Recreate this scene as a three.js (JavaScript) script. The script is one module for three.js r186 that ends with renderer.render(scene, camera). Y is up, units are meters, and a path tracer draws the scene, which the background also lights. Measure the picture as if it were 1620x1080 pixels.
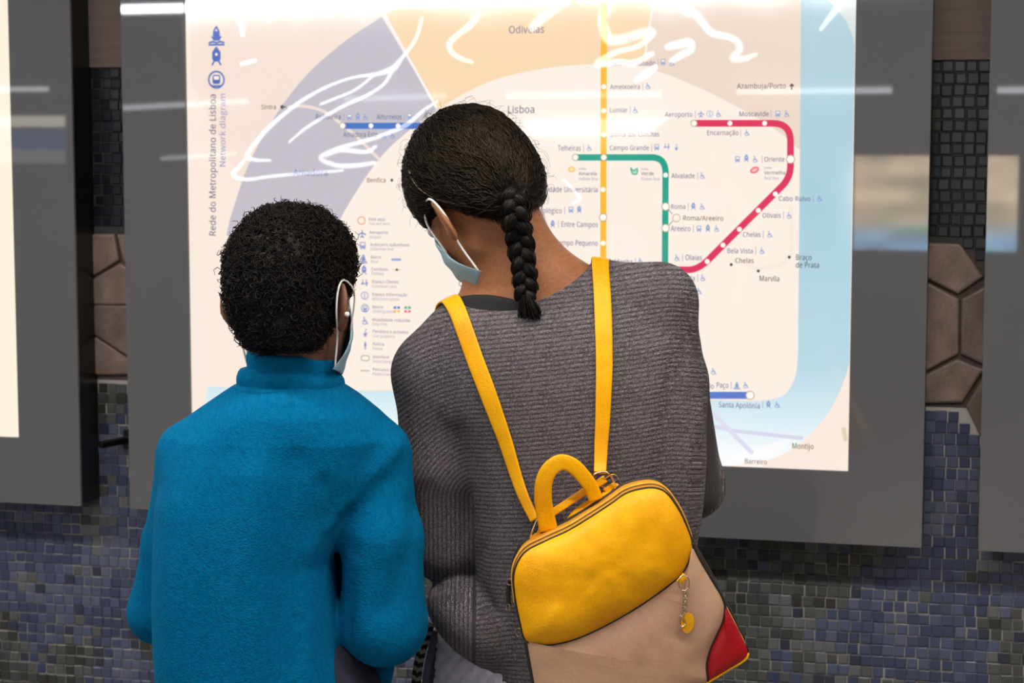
import * as THREE from 'three';
import { RoundedBoxGeometry } from 'three/addons/geometries/RoundedBoxGeometry.js';
import { RectAreaLightUniformsLib } from 'three/addons/lights/RectAreaLightUniformsLib.js';
import { mergeGeometries, toCreasedNormals } from 'three/addons/utils/BufferGeometryUtils.js';

// ---------------------------------------------------------------- camera
const IMG_W = 1620, IMG_H = 1080, FOCAL = 3184;            // focal length in pixels
const YAW = THREE.MathUtils.degToRad(14.33), PITCH = THREE.MathUtils.degToRad(-5.87);
const EYE = new THREE.Vector3(0, 1.55, 3.65);
const scene = new THREE.Scene();
const camera = new THREE.PerspectiveCamera(THREE.MathUtils.radToDeg(2 * Math.atan(IMG_H / 2 / FOCAL)), IMG_W / IMG_H, 0.05, 60);
camera.position.copy(EYE);
camera.rotation.set(PITCH, YAW, 0, 'YXZ');
camera.focus = 2.62;
camera.userData.fStop = 10;
scene.add(camera);

// ---------------------------------------------------------------- light and exposure
scene.background = new THREE.Color(0, 0, 0);               // an underground hall: no sky
const renderer = new THREE.WebGLRenderer({ antialias: true });
renderer.toneMapping = THREE.LinearToneMapping;
renderer.toneMappingExposure = 1.0;
renderer.shadowMap.enabled = true;
renderer.shadowMap.type = THREE.PCFSoftShadowMap;
RectAreaLightUniformsLib.init();
const WARM = new THREE.Color().setRGB(1.0, 0.94, 0.86), COOL = new THREE.Color().setRGB(0.9, 0.93, 1.0);
const LAMP_OVER_PANELS = 56, LAMP_BEHIND_CAMERA = 13;      // radiance of the two ceiling rows
const PANEL_GLOW = 1.1, PANEL_LIGHT = 0.25;

// ---------------------------------------------------------------- small helpers
const V = (x, y, z) => new THREE.Vector3(x, y, z);
const R3 = new THREE.Matrix4().makeRotationFromEuler(new THREE.Euler(PITCH, YAW, 0, 'YXZ'));
const rayWorld = (u, v) => V((u - IMG_W / 2) / FOCAL, -(v - IMG_H / 2) / FOCAL, -1).applyMatrix4(R3);
const onPlane = (u, v, z) => { const d = rayWorld(u, v); return EYE.clone().addScaledVector(d, (z - EYE.z) / d.z); };   // a measured pixel as a point of a plane z
const pixelOf = (p) => { const q = p.clone().sub(EYE).applyMatrix4(R3.clone().invert()); return [IMG_W / 2 + FOCAL * q.x / -q.z, IMG_H / 2 - FOCAL * q.y / -q.z]; };
function rng(seed) { let a = seed >>> 0; return () => { a = (a + 0x6d2b79f5) | 0; let t = Math.imul(a ^ (a >>> 15), 1 | a); t = (t + Math.imul(t ^ (t >>> 7), 61 | t)) ^ t; return ((t ^ (t >>> 14)) >>> 0) / 4294967296; }; }
const clamp = (x, a, b) => Math.min(b, Math.max(a, x)), lerp = (a, b, t) => a + (b - a) * t;
const smooth = (x, a, b) => { const t = clamp((x - a) / (b - a), 0, 1); return t * t * (3 - 2 * t); };
function hash3(x, y, z) { let h = Math.imul(x, 374761393) ^ Math.imul(y, 668265263) ^ Math.imul(z, 2147483647 - 1274126177); h = Math.imul(h ^ (h >>> 13), 1274126177); return ((h ^ (h >>> 16)) >>> 0) / 4294967296; }
function noise3(x, y, z) {
  const ix = Math.floor(x), iy = Math.floor(y), iz = Math.floor(z), fx = x - ix, fy = y - iy, fz = z - iz;
  const s = (t) => t * t * (3 - 2 * t), a = s(fx), b = s(fy), c = s(fz);
  let out = 0;
  for (let i = 0; i < 8; i++) { const dx = i & 1, dy = (i >> 1) & 1, dz = i >> 2; out += hash3(ix + dx, iy + dy, iz + dz) * (dx ? a : 1 - a) * (dy ? b : 1 - b) * (dz ? c : 1 - c); }
  return out * 2 - 1;
}
const fbm = (x, y, z, n = 4) => { let s = 0, a = 0.5; for (let i = 0; i < n; i++) { s += a * noise3(x, y, z); x *= 2.03; y *= 2.03; z *= 2.03; a *= 0.5; } return s; };

const used = {};
function numbered(name) { const n = used[name] = (used[name] ?? -1) + 1; return n ? name + '_' + String(n).padStart(3, '0') : name; }
function mesh(name, geometry, material, parent) {
  const m = new THREE.Mesh(geometry, material); m.name = numbered(name); m.castShadow = m.receiveShadow = true; (parent ?? scene).add(m); return m;
}
function group(name, parent) { const g = new THREE.Group(); g.name = numbered(name); (parent ?? scene).add(g); return g; }
function tag(o, label, category, more = {}) { Object.assign(o.userData, { label, category }, more); return o; }
function structure(o, label) { o.userData.kind = 'structure'; if (label) o.userData.label = label; return o; }
const rbox = (w, h, d, r = 0.003, seg = 2) => new RoundedBoxGeometry(w, h, d, seg, Math.min(r, w / 2.01, h / 2.01, d / 2.01));

function dataTexture(w, h, fn, { srgb = false, float = false, repeat = true } = {}) {
  const a = float ? new Float32Array(w * h * 4) : new Uint8Array(w * h * 4);
  for (let y = 0; y < h; y++) for (let x = 0; x < w; x++) {
    const c = fn(x / w, y / h, x, y), k = (y * w + x) * 4;
    for (let i = 0; i < 3; i++) { const t = Array.isArray(c) ? c[i] : c; a[k + i] = float ? t : clamp(Math.round(t * 255), 0, 255); }
    a[k + 3] = float ? 1 : 255;
  }
  const t = new THREE.DataTexture(a, w, h, THREE.RGBAFormat, float ? THREE.FloatType : THREE.UnsignedByteType);
  if (repeat) t.wrapS = t.wrapT = THREE.RepeatWrapping;
  t.magFilter = THREE.LinearFilter; t.minFilter = THREE.LinearMipmapLinearFilter; t.generateMipmaps = true;
  if (srgb) t.colorSpace = THREE.SRGBColorSpace;
  t.needsUpdate = true; return t;
}
const scaled = (t, sx, sy) => { const c = t.clone(); c.repeat.set(sx, sy); c.needsUpdate = true; return c; };
// tileable value noise on a texture
function tileNoise(seed, n) { const r = rng(seed), g = Array.from({ length: n * n }, () => r()); return (u, v) => { const x = u * n, y = v * n, ix = Math.floor(x), iy = Math.floor(y), fx = x - ix, fy = y - iy, s = (t) => t * t * (3 - 2 * t), at = (i, j) => g[((j % n + n) % n) * n + ((i % n + n) % n)]; return lerp(lerp(at(ix, iy), at(ix + 1, iy), s(fx)), lerp(at(ix, iy + 1), at(ix + 1, iy + 1), s(fx)), s(fy)); }; }
const rgb = (r, g, b) => new THREE.Color().setRGB(r, g, b);
const std = (o) => new THREE.MeshPhysicalMaterial(o);

// ---------------------------------------------------------------- swept and meshed shapes
// A tube or ribbon along points; half-widths a (along side) and b (along up) per point.
function sweep(points, { a, b = a, sides = 8, up = null, ups = null, closed = false, square = 1, uvScale = 1 }) {
  const n = points.length, pos = [], uv = [], idx = [], A = typeof a === 'function' ? a : () => a, B = typeof b === 'function' ? b : () => b;
  let side = null, len = 0;
  for (let i = 0; i < n; i++) {
    const t = points[Math.min(i + 1, n - 1)].clone().sub(points[Math.max(i - 1, 0)]);
    if (closed) t.copy(points[(i + 1) % n]).sub(points[(i - 1 + n) % n]);
    t.normalize();
    let s;
    if (ups) s = ups[i].clone().cross(t); else if (up) s = up.clone().cross(t); else if (!side) s = (Math.abs(t.y) < 0.9 ? V(0, 1, 0) : V(1, 0, 0)).cross(t); else s = side.clone().addScaledVector(t, -side.dot(t));
    s.normalize(); side = s;
    const w = t.clone().cross(s).normalize();
    if (i) len += points[i].distanceTo(points[i - 1]);
    const f = i / (n - 1);
    for (let k = 0; k <= sides; k++) {
      const q = (k / sides) * Math.PI * 2, c = Math.cos(q), d = Math.sin(q), e = (x) => Math.sign(x) * Math.pow(Math.abs(x), square);
      const p = points[i].clone().addScaledVector(s, e(c) * A(f, i)).addScaledVector(w, e(d) * B(f, i));
      pos.push(p.x, p.y, p.z); uv.push(len * uvScale, e(c) * A(f, i) * uvScale);
    }
  }
  const m = sides + 1, rows = closed ? n : n - 1;
  for (let i = 0; i < rows; i++) for (let k = 0; k < sides; k++) { const p = i * m + k, q = ((i + 1) % n) * m + k; idx.push(p, p + 1, q, p + 1, q + 1, q); }
  if (!closed) for (const [row, flip] of [[0, 0], [n - 1, 1]]) for (let k = 1; k < sides - 1; k++) { const o = row * m; flip ? idx.push(o, o + k, o + k + 1) : idx.push(o, o + k + 1, o + k); }
  const g = new THREE.BufferGeometry();
  g.setAttribute('position', new THREE.Float32BufferAttribute(pos, 3)); g.setAttribute('uv', new THREE.Float32BufferAttribute(uv, 2)); g.setIndex(idx); g.computeVertexNormals();
  return g;
}
const curve = (pts, n, closed = false) => new THREE.CatmullRomCurve3(pts, closed, 'centripetal').getPoints(n);
// merges of different make: only position, normal and uv
function join(list) { return mergeGeometries(list.map((g) => { const q = g.index ? g.toNonIndexed() : g; for (const k of Object.keys(q.attributes)) if (!['position', 'normal', 'uv'].includes(k)) q.deleteAttribute(k); if (!q.attributes.uv) q.setAttribute('uv', new THREE.Float32BufferAttribute(new Float32Array(q.attributes.position.count * 2), 2)); return q; })); }

// Signed distances: a field is f(x, y, z) -> metres.
function cone(p, q, ra, rb = ra) {
  const ax = p.x, ay = p.y, az = p.z, bx = q.x - ax, by = q.y - ay, bz = q.z - az, l = 1 / (bx * bx + by * by + bz * bz + 1e-12);
  return (x, y, z) => { const px = x - ax, py = y - ay, pz = z - az, h = clamp((px * bx + py * by + pz * bz) * l, 0, 1), dx = px - bx * h, dy = py - by * h, dz = pz - bz * h; return Math.sqrt(dx * dx + dy * dy + dz * dz) - ra - (rb - ra) * h; };
}
function ell(c, rx, ry, rz) {
  return (x, y, z) => { const a = (x - c.x) / rx, b = (y - c.y) / ry, d = (z - c.z) / rz, k0 = Math.hypot(a, b, d), k1 = Math.hypot(a / rx, b / ry, d / rz); return k1 < 1e-9 ? -Math.min(rx, ry, rz) : k0 * (k0 - 1) / k1; };
}
// stations [y, x0, x1, zCentre, zHalf] from low to high: an upright body of elliptical slices
function loft(st, power = 2.3) {
  const s = [...st].sort((a, b) => a[0] - b[0]), n = s.length;
  return (x, y, z) => {
    let i = 0; while (i < n - 2 && y > s[i + 1][0]) i++;
    const a = s[i], b = s[i + 1], t0 = clamp((y - a[0]) / (b[0] - a[0]), 0, 1), t = t0, pick = (k) => lerp(a[k], b[k], t);
    const x0 = pick(1), x1 = pick(2), rx = (x1 - x0) / 2, rz = pick(4), u = Math.abs(x - (x0 + x1) / 2) / rx, w = Math.abs(z - pick(3)) / rz;
    const k = Math.pow(Math.pow(u, power) + Math.pow(w, power), 1 / power), m = Math.min(rx, rz);
    const side = k > 1 ? Math.hypot((1 - 1 / k) * u * rx, (1 - 1 / k) * w * rz) : (k - 1) * m;
    const over = Math.max(s[0][0] - y, y - s[n - 1][0]);
    return over <= 0 ? Math.max(side, over) : side <= 0 ? over : Math.hypot(side, over);
  };
}
const smin = (a, b, k) => { const h = Math.max(k - Math.abs(a - b), 0) / k; return Math.min(a, b) - h * h * k * 0.25; };
const smax = (a, b, k) => -smin(-a, -b, k);
function blend(list, k = 0.02) { return (x, y, z) => { let d = 1e3; for (const it of list) { const [f, kk] = Array.isArray(it) ? it : [it, k]; d = d > 1e2 ? f(x, y, z) : smin(d, f(x, y, z), kk); } return d; }; }
// creases: [points, width, depth]
function creased(f, list) {
  const segs = [];
  for (const [pts, w, depth] of list) for (let i = 0; i + 1 < pts.length; i++) segs.push([cone(pts[i], pts[i + 1], 0), w, depth, pts]);
  const lines = list.map(([pts, w, depth]) => [segs.filter((q) => q[3] === pts).map((q) => q[0]), w, depth]);
  return (x, y, z) => { let d = f(x, y, z); if (d > 0.05) return d; for (const [fs, w, depth] of lines) { let m = 1; for (const q of fs) m = Math.min(m, q(x, y, z)); if (m < 3 * w) d += depth * Math.exp(-(m * m) / (w * w)); } return d; };
}
const gradient = (f, p, e = 0.002) => V(f(p.x + e, p.y, p.z) - f(p.x - e, p.y, p.z), f(p.x, p.y + e, p.z) - f(p.x, p.y - e, p.z), f(p.x, p.y, p.z + e) - f(p.x, p.y, p.z - e)).normalize();
const snap = (f, p, off = 0, n = 4) => { const q = p.clone(); for (let i = 0; i < n; i++) q.addScaledVector(gradient(f, q), -(f(q.x, q.y, q.z) - off)); return q; };
// surface nets
function surface(f, lo, hi, cell, uvFn) {
  const nx = Math.ceil((hi.x - lo.x) / cell) + 1, ny = Math.ceil((hi.y - lo.y) / cell) + 1, nz = Math.ceil((hi.z - lo.z) / cell) + 1, F = new Float32Array(nx * ny * nz).fill(1);
  const at = (i, j, k) => (k * ny + j) * nx + i, S = 4;
  // coarse pass: skip blocks that are far from the surface
  for (let k = 0; k < nz; k += S) for (let j = 0; j < ny; j += S) for (let i = 0; i < nx; i += S) {
    const c = f(lo.x + (i + (S - 1) / 2) * cell, lo.y + (j + (S - 1) / 2) * cell, lo.z + (k + (S - 1) / 2) * cell), far = Math.abs(c) > cell * S * 1.7 + 0.012;
    for (let c2 = k; c2 < Math.min(nz, k + S); c2++) for (let b = j; b < Math.min(ny, j + S); b++) for (let a = i; a < Math.min(nx, i + S); a++) F[at(a, b, c2)] = far ? c : f(lo.x + a * cell, lo.y + b * cell, lo.z + c2 * cell);
  }
  const id = new Int32Array(nx * ny * nz).fill(-1), pos = [], idx = [];
  for (let k = 0; k < nz - 1; k++) for (let j = 0; j < ny - 1; j++) for (let i = 0; i < nx - 1; i++) {
    let n = 0, sx = 0, sy = 0, sz = 0, mask = 0;
    for (let q = 0; q < 8; q++) if (F[at(i + (q & 1), j + ((q >> 1) & 1), k + (q >> 2))] < 0) mask |= 1 << q;
    if (mask === 0 || mask === 255) continue;
    for (let e = 0; e < 12; e++) {
      const ax = e >> 2, r = e & 3, o = [[0, 0], [1, 0], [0, 1], [1, 1]][r], p = [0, 0, 0]; p[(ax + 1) % 3] = o[0]; p[(ax + 2) % 3] = o[1];
      const q = [...p]; q[ax] = 1;
      const v0 = F[at(i + p[0], j + p[1], k + p[2])], v1 = F[at(i + q[0], j + q[1], k + q[2])];
      if ((v0 < 0) === (v1 < 0)) continue;
      const t = v0 / (v0 - v1); n++; sx += lerp(p[0], q[0], t); sy += lerp(p[1], q[1], t); sz += lerp(p[2], q[2], t);
    }
    id[at(i, j, k)] = pos.length / 3; pos.push(lo.x + (i + sx / n) * cell, lo.y + (j + sy / n) * cell, lo.z + (k + sz / n) * cell);
  }
  for (let k = 1; k < nz - 1; k++) for (let j = 1; j < ny - 1; j++) for (let i = 1; i < nx - 1; i++) {
    const inside = F[at(i, j, k)] < 0;
    const quad = (other, a, b, c, d) => { if (inside === (other < 0)) return; const q = [id[a], id[b], id[c], id[d]]; if (Math.min(...q) < 0) return; inside ? idx.push(q[0], q[1], q[2], q[0], q[2], q[3]) : idx.push(q[0], q[2], q[1], q[0], q[3], q[2]); };
    quad(F[at(i + 1, j, k)], at(i, j - 1, k - 1), at(i, j, k - 1), at(i, j, k), at(i, j - 1, k));
    quad(F[at(i, j + 1, k)], at(i - 1, j, k - 1), at(i - 1, j, k), at(i, j, k), at(i, j, k - 1));
    quad(F[at(i, j, k + 1)], at(i - 1, j - 1, k), at(i, j - 1, k), at(i, j, k), at(i - 1, j, k));
  }
  const g = new THREE.BufferGeometry();
  g.setAttribute('position', new THREE.Float32BufferAttribute(pos, 3)); g.setIndex(idx);
  // normals from the field
  const nrm = new Float32Array(pos.length), uv = new Float32Array(pos.length / 3 * 2), p = V(0, 0, 0);
  for (let i = 0; i < pos.length / 3; i++) { p.set(pos[i * 3], pos[i * 3 + 1], pos[i * 3 + 2]); const q = gradient(f, p, cell * 0.6); nrm.set([q.x, q.y, q.z], i * 3); if (uvFn) uv.set(uvFn(p, q), i * 2); else uv.set([p.x + p.z * 0.5, p.y], i * 2); }
  g.setAttribute('normal', new THREE.Float32BufferAttribute(nrm, 3)); g.setAttribute('uv', new THREE.Float32BufferAttribute(uv, 2));
  return g;
}
// ================================================================ the station: floor, walls, ceiling
const WALL_Z = -0.09;                                      // face of the mosaic; the panels' fronts are at z = 0
const matPlaster = std({ color: rgb(0.135, 0.103, 0.093), roughness: 0.9, bumpMap: scaled(dataTexture(256, 256, (() => { const a = tileNoise(1, 16), b = tileNoise(2, 64); return (u, v) => 0.5 * a(u, v) + 0.5 * b(u, v); })()), 2, 2), bumpScale: 0.004 });
const matGrout = std({ color: rgb(0.42, 0.4, 0.38), roughness: 0.95 });
const matFloor = std({ color: rgb(0.24, 0.225, 0.21), roughness: 0.35 });
const matCeil = std({ color: rgb(0.3, 0.29, 0.28), roughness: 0.9 });
const matFar = std({ color: rgb(0.05, 0.05, 0.05), roughness: 0.7 });
const ROOM = { x0: -7, x1: 5, z1: 8.2, h: 2.75 };
{
  const w = ROOM.x1 - ROOM.x0, cx = (ROOM.x0 + ROOM.x1) / 2, d = ROOM.z1 - WALL_Z, cz = (ROOM.z1 + WALL_Z) / 2;
  const slab = (name, sx, sy, sz, x, y, z, m) => { const g = mesh(name, new THREE.BoxGeometry(sx, sy, sz), m); g.position.set(x, y, z); structure(g); return g; };
  slab('floor', w + 0.4, 0.2, d + 0.6, cx, -0.1, cz, matFloor);
  slab('ceiling', w + 0.4, 0.2, d + 0.6, cx, ROOM.h + 0.1, cz, matCeil);
  slab('wall_front', w + 0.4, ROOM.h, 0.2, cx, ROOM.h / 2, ROOM.z1 + 0.1, matFar);
  slab('wall_left', 0.2, ROOM.h, d, ROOM.x0 - 0.1, ROOM.h / 2, cz, matFar);
  slab('wall_right', 0.2, ROOM.h, d, ROOM.x1 + 0.1, ROOM.h / 2, cz, matFar);
}
const wall = structure(group('wall_back'), 'blue mosaic station wall with a band of large brown hexagonal tiles');
{
  const b = mesh('wall_body', new THREE.BoxGeometry(ROOM.x1 - ROOM.x0 + 0.4, ROOM.h, 0.2), matGrout, wall); b.position.set((ROOM.x0 + ROOM.x1) / 2, ROOM.h / 2, WALL_Z - 0.1035);
  const p = mesh('plaster_band', new THREE.BoxGeometry(ROOM.x1 - ROOM.x0, ROOM.h - 1.684, 0.012), matPlaster, wall); p.position.set((ROOM.x0 + ROOM.x1) / 2, (ROOM.h + 1.684) / 2, WALL_Z - 0.001);
}
{
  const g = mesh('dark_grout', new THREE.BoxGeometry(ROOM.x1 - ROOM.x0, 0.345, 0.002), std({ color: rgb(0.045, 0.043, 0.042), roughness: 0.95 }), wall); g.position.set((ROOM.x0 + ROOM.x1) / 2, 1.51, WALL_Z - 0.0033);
  const k = mesh('brown_grout', new THREE.BoxGeometry(ROOM.x1 - ROOM.x0, 0.285, 0.002), std({ color: rgb(0.07, 0.052, 0.046), roughness: 0.95 }), wall); k.position.set((ROOM.x0 + ROOM.x1) / 2, 1.1955, WALL_Z - 0.0033);
}
// large hexagonal tiles: outlines measured in the photograph, on the wall plane
const HEX = [
  [[1440, 384], [1520, 385], [1556, 438], [1518, 466], [1440, 426]],
  [[1440, 432], [1517, 471], [1516, 562], [1440, 601]],
  [[1521, 471], [1600, 430], [1600, 598], [1520, 562]],
  [[1440, 605], [1518, 567], [1556, 584], [1524, 637], [1440, 637]],
  [[1559, 590], [1610, 580], [1610, 760], [1552, 694], [1527, 641]],
  [[130, 370], [181, 370], [189, 411], [130, 447]],
  [[184.5, 370], [240, 372], [240, 440], [193, 413]],
  [[130, 451], [190.5, 415.5], [240, 446], [240, 481], [130, 480]],
  [[130, 483.5], [240, 484.5], [240, 588], [130, 516]],
  [[130, 520], [240, 592], [130, 592]],
];
const hexWorld = HEX.map((poly) => poly.map(([u, v]) => { const p = onPlane(u, v, WALL_Z + 0.006); return new THREE.Vector2(p.x, p.y); }));
const hexTex = dataTexture(256, 256, (() => { const a = tileNoise(5, 8), b = tileNoise(6, 90); return (u, v) => { const t = 0.85 + 0.2 * (a(u, v) - 0.5) + 0.16 * (b(u, v) - 0.5); return [0.56 * t, 0.475 * t, 0.445 * t]; }; })(), { srgb: true });
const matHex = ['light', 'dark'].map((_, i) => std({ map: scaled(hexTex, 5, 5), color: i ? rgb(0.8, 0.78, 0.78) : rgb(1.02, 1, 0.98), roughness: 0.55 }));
hexWorld.forEach((poly, i) => {
  const inset = (d) => { const c = poly.reduce((s, p) => s.add(p), new THREE.Vector2()).multiplyScalar(1 / poly.length); return poly.map((p) => p.clone().sub(c).multiplyScalar(1 - d / p.distanceTo(c)).add(c)); };
  const g = new THREE.ExtrudeGeometry(new THREE.Shape(inset(0.007)), { depth: 0.006, bevelEnabled: true, bevelThickness: 0.005, bevelSize: 0.005, bevelSegments: 2, steps: 1 });
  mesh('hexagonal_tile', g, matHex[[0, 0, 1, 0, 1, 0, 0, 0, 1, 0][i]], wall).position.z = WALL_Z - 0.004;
});
const inHex = (x, y, m) => hexWorld.some((poly) => { let inside = false, near = 1; for (let i = 0, j = poly.length - 1; i < poly.length; j = i++) { const a = poly[i], b = poly[j]; if ((a.y > y) !== (b.y > y) && x < (b.x - a.x) * (y - a.y) / (b.y - a.y) + a.x) inside = !inside; const dx = b.x - a.x, dy = b.y - a.y, t = clamp(((x - a.x) * dx + (y - a.y) * dy) / (dx * dx + dy * dy), 0, 1); near = Math.min(near, Math.hypot(x - a.x - t * dx, y - a.y - t * dy)); } return inside || near < m; });
// mosaic: glass tiles of about two centimetres
{
  const PITCH_T = 0.0212, r = rng(11), base = [];
  const P = new THREE.BufferGeometry(), h = 0.5, q = 0.42;
  // a unit tile: chamfered top, sides down to the grout
  const top = [[-q, -q, 1], [q, -q, 1], [q, q, 1], [-q, q, 1]], mid = [[-h, -h, 0.7], [h, -h, 0.7], [h, h, 0.7], [-h, h, 0.7]], low = [[-h, -h, 0], [h, -h, 0], [h, h, 0], [-h, h, 0]], pos = [];
  const quad = (a, b, c, d) => pos.push(...a, ...b, ...c, ...a, ...c, ...d);
  quad(...top); for (let i = 0; i < 4; i++) { const j = (i + 1) % 4; quad(mid[i], mid[j], top[j], top[i]); quad(low[i], low[j], mid[j], mid[i]); }
  P.setAttribute('position', new THREE.Float32BufferAttribute(pos, 3)); P.computeVertexNormals();
  P.setAttribute('uv', new THREE.Float32BufferAttribute(new Float32Array(pos.length / 3 * 2), 2));
  const tones = [[0.018, 0.028, 0.075], [0.026, 0.038, 0.092], [0.036, 0.05, 0.11], [0.05, 0.062, 0.115], [0.016, 0.02, 0.042], [0.03, 0.036, 0.038], [0.042, 0.045, 0.038], [0.05, 0.055, 0.058], [0.022, 0.022, 0.02], [0.07, 0.075, 0.085]].map((c) => { const m = (c[0] + c[1] + c[2]) / 3; return c.map((x, i) => lerp(x, m, 0.32) * 1.55); });
  const tone = (x, y) => { const k = fbm(x * 5.5, y * 5.5, 3.3) + 0.16 * (r() - 0.5), j = fbm(x * 13, y * 13, 8.1) + 0.7 * (r() - 0.5); return k > 0.02 ? (j > 0.28 ? 3 : j > 0.05 ? 2 : j > -0.18 ? 1 : 0) : k > -0.06 ? (j > 0.2 ? 9 : j > -0.1 ? 4 : 7) : (j > 0.22 ? 7 : j > 0 ? 6 : j > -0.22 ? 5 : 8); };
  const DARK = 0.12, mats = [...tones, ...tones.map((c) => c.map((x) => x * DARK))].map((c) => std({ color: rgb(...c), roughness: 0.3, ior: 1.5 })), all = [...tones, ...tones.map((c) => c.map((x) => x * DARK))];   // tiles above the hexagons take the same tones, much darkened
  const list = [];
  for (let j = 0; j * PITCH_T < 1.682 - 0.02; j++) for (let i = 0; i < 210; i++) {
    const x = -3.6 + i * PITCH_T + 0.003 * Math.sin(j * 1.7) + (r() - 0.5) * 0.0012, y = 1.672 - j * PITCH_T + (r() - 0.5) * 0.0012;
    if (y < 0.012 || inHex(x, y, 0.0095)) continue;
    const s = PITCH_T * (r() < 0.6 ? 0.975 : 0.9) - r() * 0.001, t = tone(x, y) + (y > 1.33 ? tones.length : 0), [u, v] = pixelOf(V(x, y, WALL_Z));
    const behind = (x > -3.38 && x < -1.815 && y > 0.785) || (x > -1.735 && x < -0.15 && y > 0.785) || (x > -0.068 && y > 0.785);
    const seen = !behind && u > -5 && u < 1625 && v > 0 && v < 1085 && !(u > 255 && u < 640) && !(u > 700 && u < 1090);
    list.push({ x, y, s, t, seen, tilt: [(r() - 0.5) * 0.05, (r() - 0.5) * 0.05, (r() - 0.5) * 0.04], d: 0.0035 + r() * 0.001, big: u, hi: r() });
  }
  list.sort((a, b) => (b.seen - a.seen) || b.big - a.big);
  const place = (o, e) => { o.position.set(e.x, e.y, WALL_Z - 0.0038); o.rotation.set(...e.tilt); o.scale.set(e.s, e.s * (0.97 + 0.05 * e.hi), e.d); };
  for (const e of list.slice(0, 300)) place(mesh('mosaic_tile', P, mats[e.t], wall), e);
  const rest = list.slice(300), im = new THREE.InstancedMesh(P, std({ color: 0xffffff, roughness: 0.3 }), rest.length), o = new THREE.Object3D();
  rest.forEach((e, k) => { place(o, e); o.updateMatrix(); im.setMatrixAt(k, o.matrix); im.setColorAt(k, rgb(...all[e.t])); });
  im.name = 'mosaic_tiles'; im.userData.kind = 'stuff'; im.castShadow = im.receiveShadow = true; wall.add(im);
}

// ---------------------------------------------------------------- lamps and what the glass mirrors (behind the camera)
const matLampBody = std({ color: rgb(0.6, 0.6, 0.6), roughness: 0.4 });
function ceilingLamp(label, x0, x1, y, z, w, color, radiance, lit = 0.5) {
  const t = tag(group('ceiling_light'), label, 'lamp', { group: 'linear ceiling lamps of the platform' });
  t.position.set((x0 + x1) / 2, y, z);
  const L = x1 - x0;
  const body = mesh('housing', rbox(L + 0.04, 0.05, w + 0.04, 0.008), matLampBody, t); body.position.y = 0.03;
  for (const s of [-0.4, 0.4]) mesh('hanger', new THREE.CylinderGeometry(0.008, 0.008, ROOM.h - y - 0.05, 8).translate(s * L, 0.05 + (ROOM.h - y - 0.05) / 2, 0), matLampBody, t);
  const e = color.clone().multiplyScalar(1);
  const d = mesh('diffuser', rbox(L, 0.02, w, 0.006), std({ color: 0x222222, emissive: e, emissiveIntensity: radiance * (1 - lit), roughness: 0.6 }), t); d.position.y = -0.002;
  const a = new THREE.RectAreaLight(color, radiance * lit, L, w); a.name = 'ceiling_lamp_glow'; a.position.set((x0 + x1) / 2, y - 0.016, z); a.rotation.x = -Math.PI / 2; a.castShadow = true; scene.add(a);
}
ceilingLamp('long white ceiling lamp above the people in front of the panels', -4.2, 2.4, 2.6, 1.72, 0.1, WARM, LAMP_OVER_PANELS);
ceilingLamp('long white ceiling lamp behind the photographer', -4.2, 2.4, 2.6, 4.6, 0.2, WARM, LAMP_BEHIND_CAMERA);
// the mirror image of a thing at depth z stands at depth -z: place it where the photograph's glass shows it
const mirrored = (u, v, z) => { const p = onPlane(u, v, -z); p.z = z; return p; };
function tubeLamp(label, u0, v0, u1, v1, z, thick, color, radiance) {
  const a = mirrored(u0, v0, z), b = mirrored(u1, v1, z), t = tag(group('tube_lamp'), label, 'lamp', { group: 'tube lamps across the platform' });
  t.position.copy(a).lerp(b, 0.5);
  const dir = b.clone().sub(a), L = dir.length(); dir.normalize();
  const g = new THREE.CylinderGeometry(thick / 2, thick / 2, L, 12).rotateZ(Math.PI / 2), q = new THREE.Quaternion().setFromUnitVectors(V(1, 0, 0), dir);
  const m = mesh('glowing_tube', g, std({ color: 0x333333, emissive: color, emissiveIntensity: radiance, roughness: 0.5 }), t); m.quaternion.copy(q);
  const s = mesh('fitting', rbox(L * 1.02, thick * 0.5, thick * 0.6, 0.004), matLampBody, t); s.quaternion.copy(q); s.position.set(0, thick * 0.75, 0);
  const h = ROOM.h - t.position.y - thick; mesh('hanger', new THREE.CylinderGeometry(0.006, 0.006, h, 6).translate(0, thick + h / 2, 0), matLampBody, t);
}
const TOP_LAMP = [[193, 15], [900, 0], 6.6];
tubeLamp('bright tube lamp hanging highest across the platform', 193, 15, 900, 0, 6.6, 0.042, COOL, 46);
tubeLamp('added unseen tube lamp right of the highest one, for the poster crease glints', 915, -3, 1560, -18, 6.6, 0.042, COOL, 46);  // added out of view so the right-hand creases have a lamp to mirror
tubeLamp('left tube lamp of the lower row across the platform', 195, 171, 392, 160, 6.9, 0.028, COOL, 4.5);
tubeLamp('short tube lamp lowest in the row across the platform', 255, 251, 372, 243, 6.8, 0.022, COOL, 3.2);
tubeLamp('middle tube lamp of the lower row across the platform', 545, 157, 705, 152, 6.95, 0.028, COOL, 3.8);
tubeLamp('tube lamp right of the middle across the platform', 800, 152, 1045, 149, 6.95, 0.03, COOL, 3.6);
tubeLamp('right tube lamp of the lower row across the platform', 1165, 145, 1411, 143, 6.9, 0.03, COOL, 5.5);
tubeLamp('tube lamp furthest right across the platform', 1578, 143, 1760, 142, 6.9, 0.03, COOL, 5.5);
tubeLamp('tube lamp furthest left across the platform', -160, 142, 76, 141, 6.9, 0.026, COOL, 5);
tubeLamp('wide bright lamp behind the middle of the platform', 832, 203, 1092, 200, 6.7, 0.085, WARM, 6.5);
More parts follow.
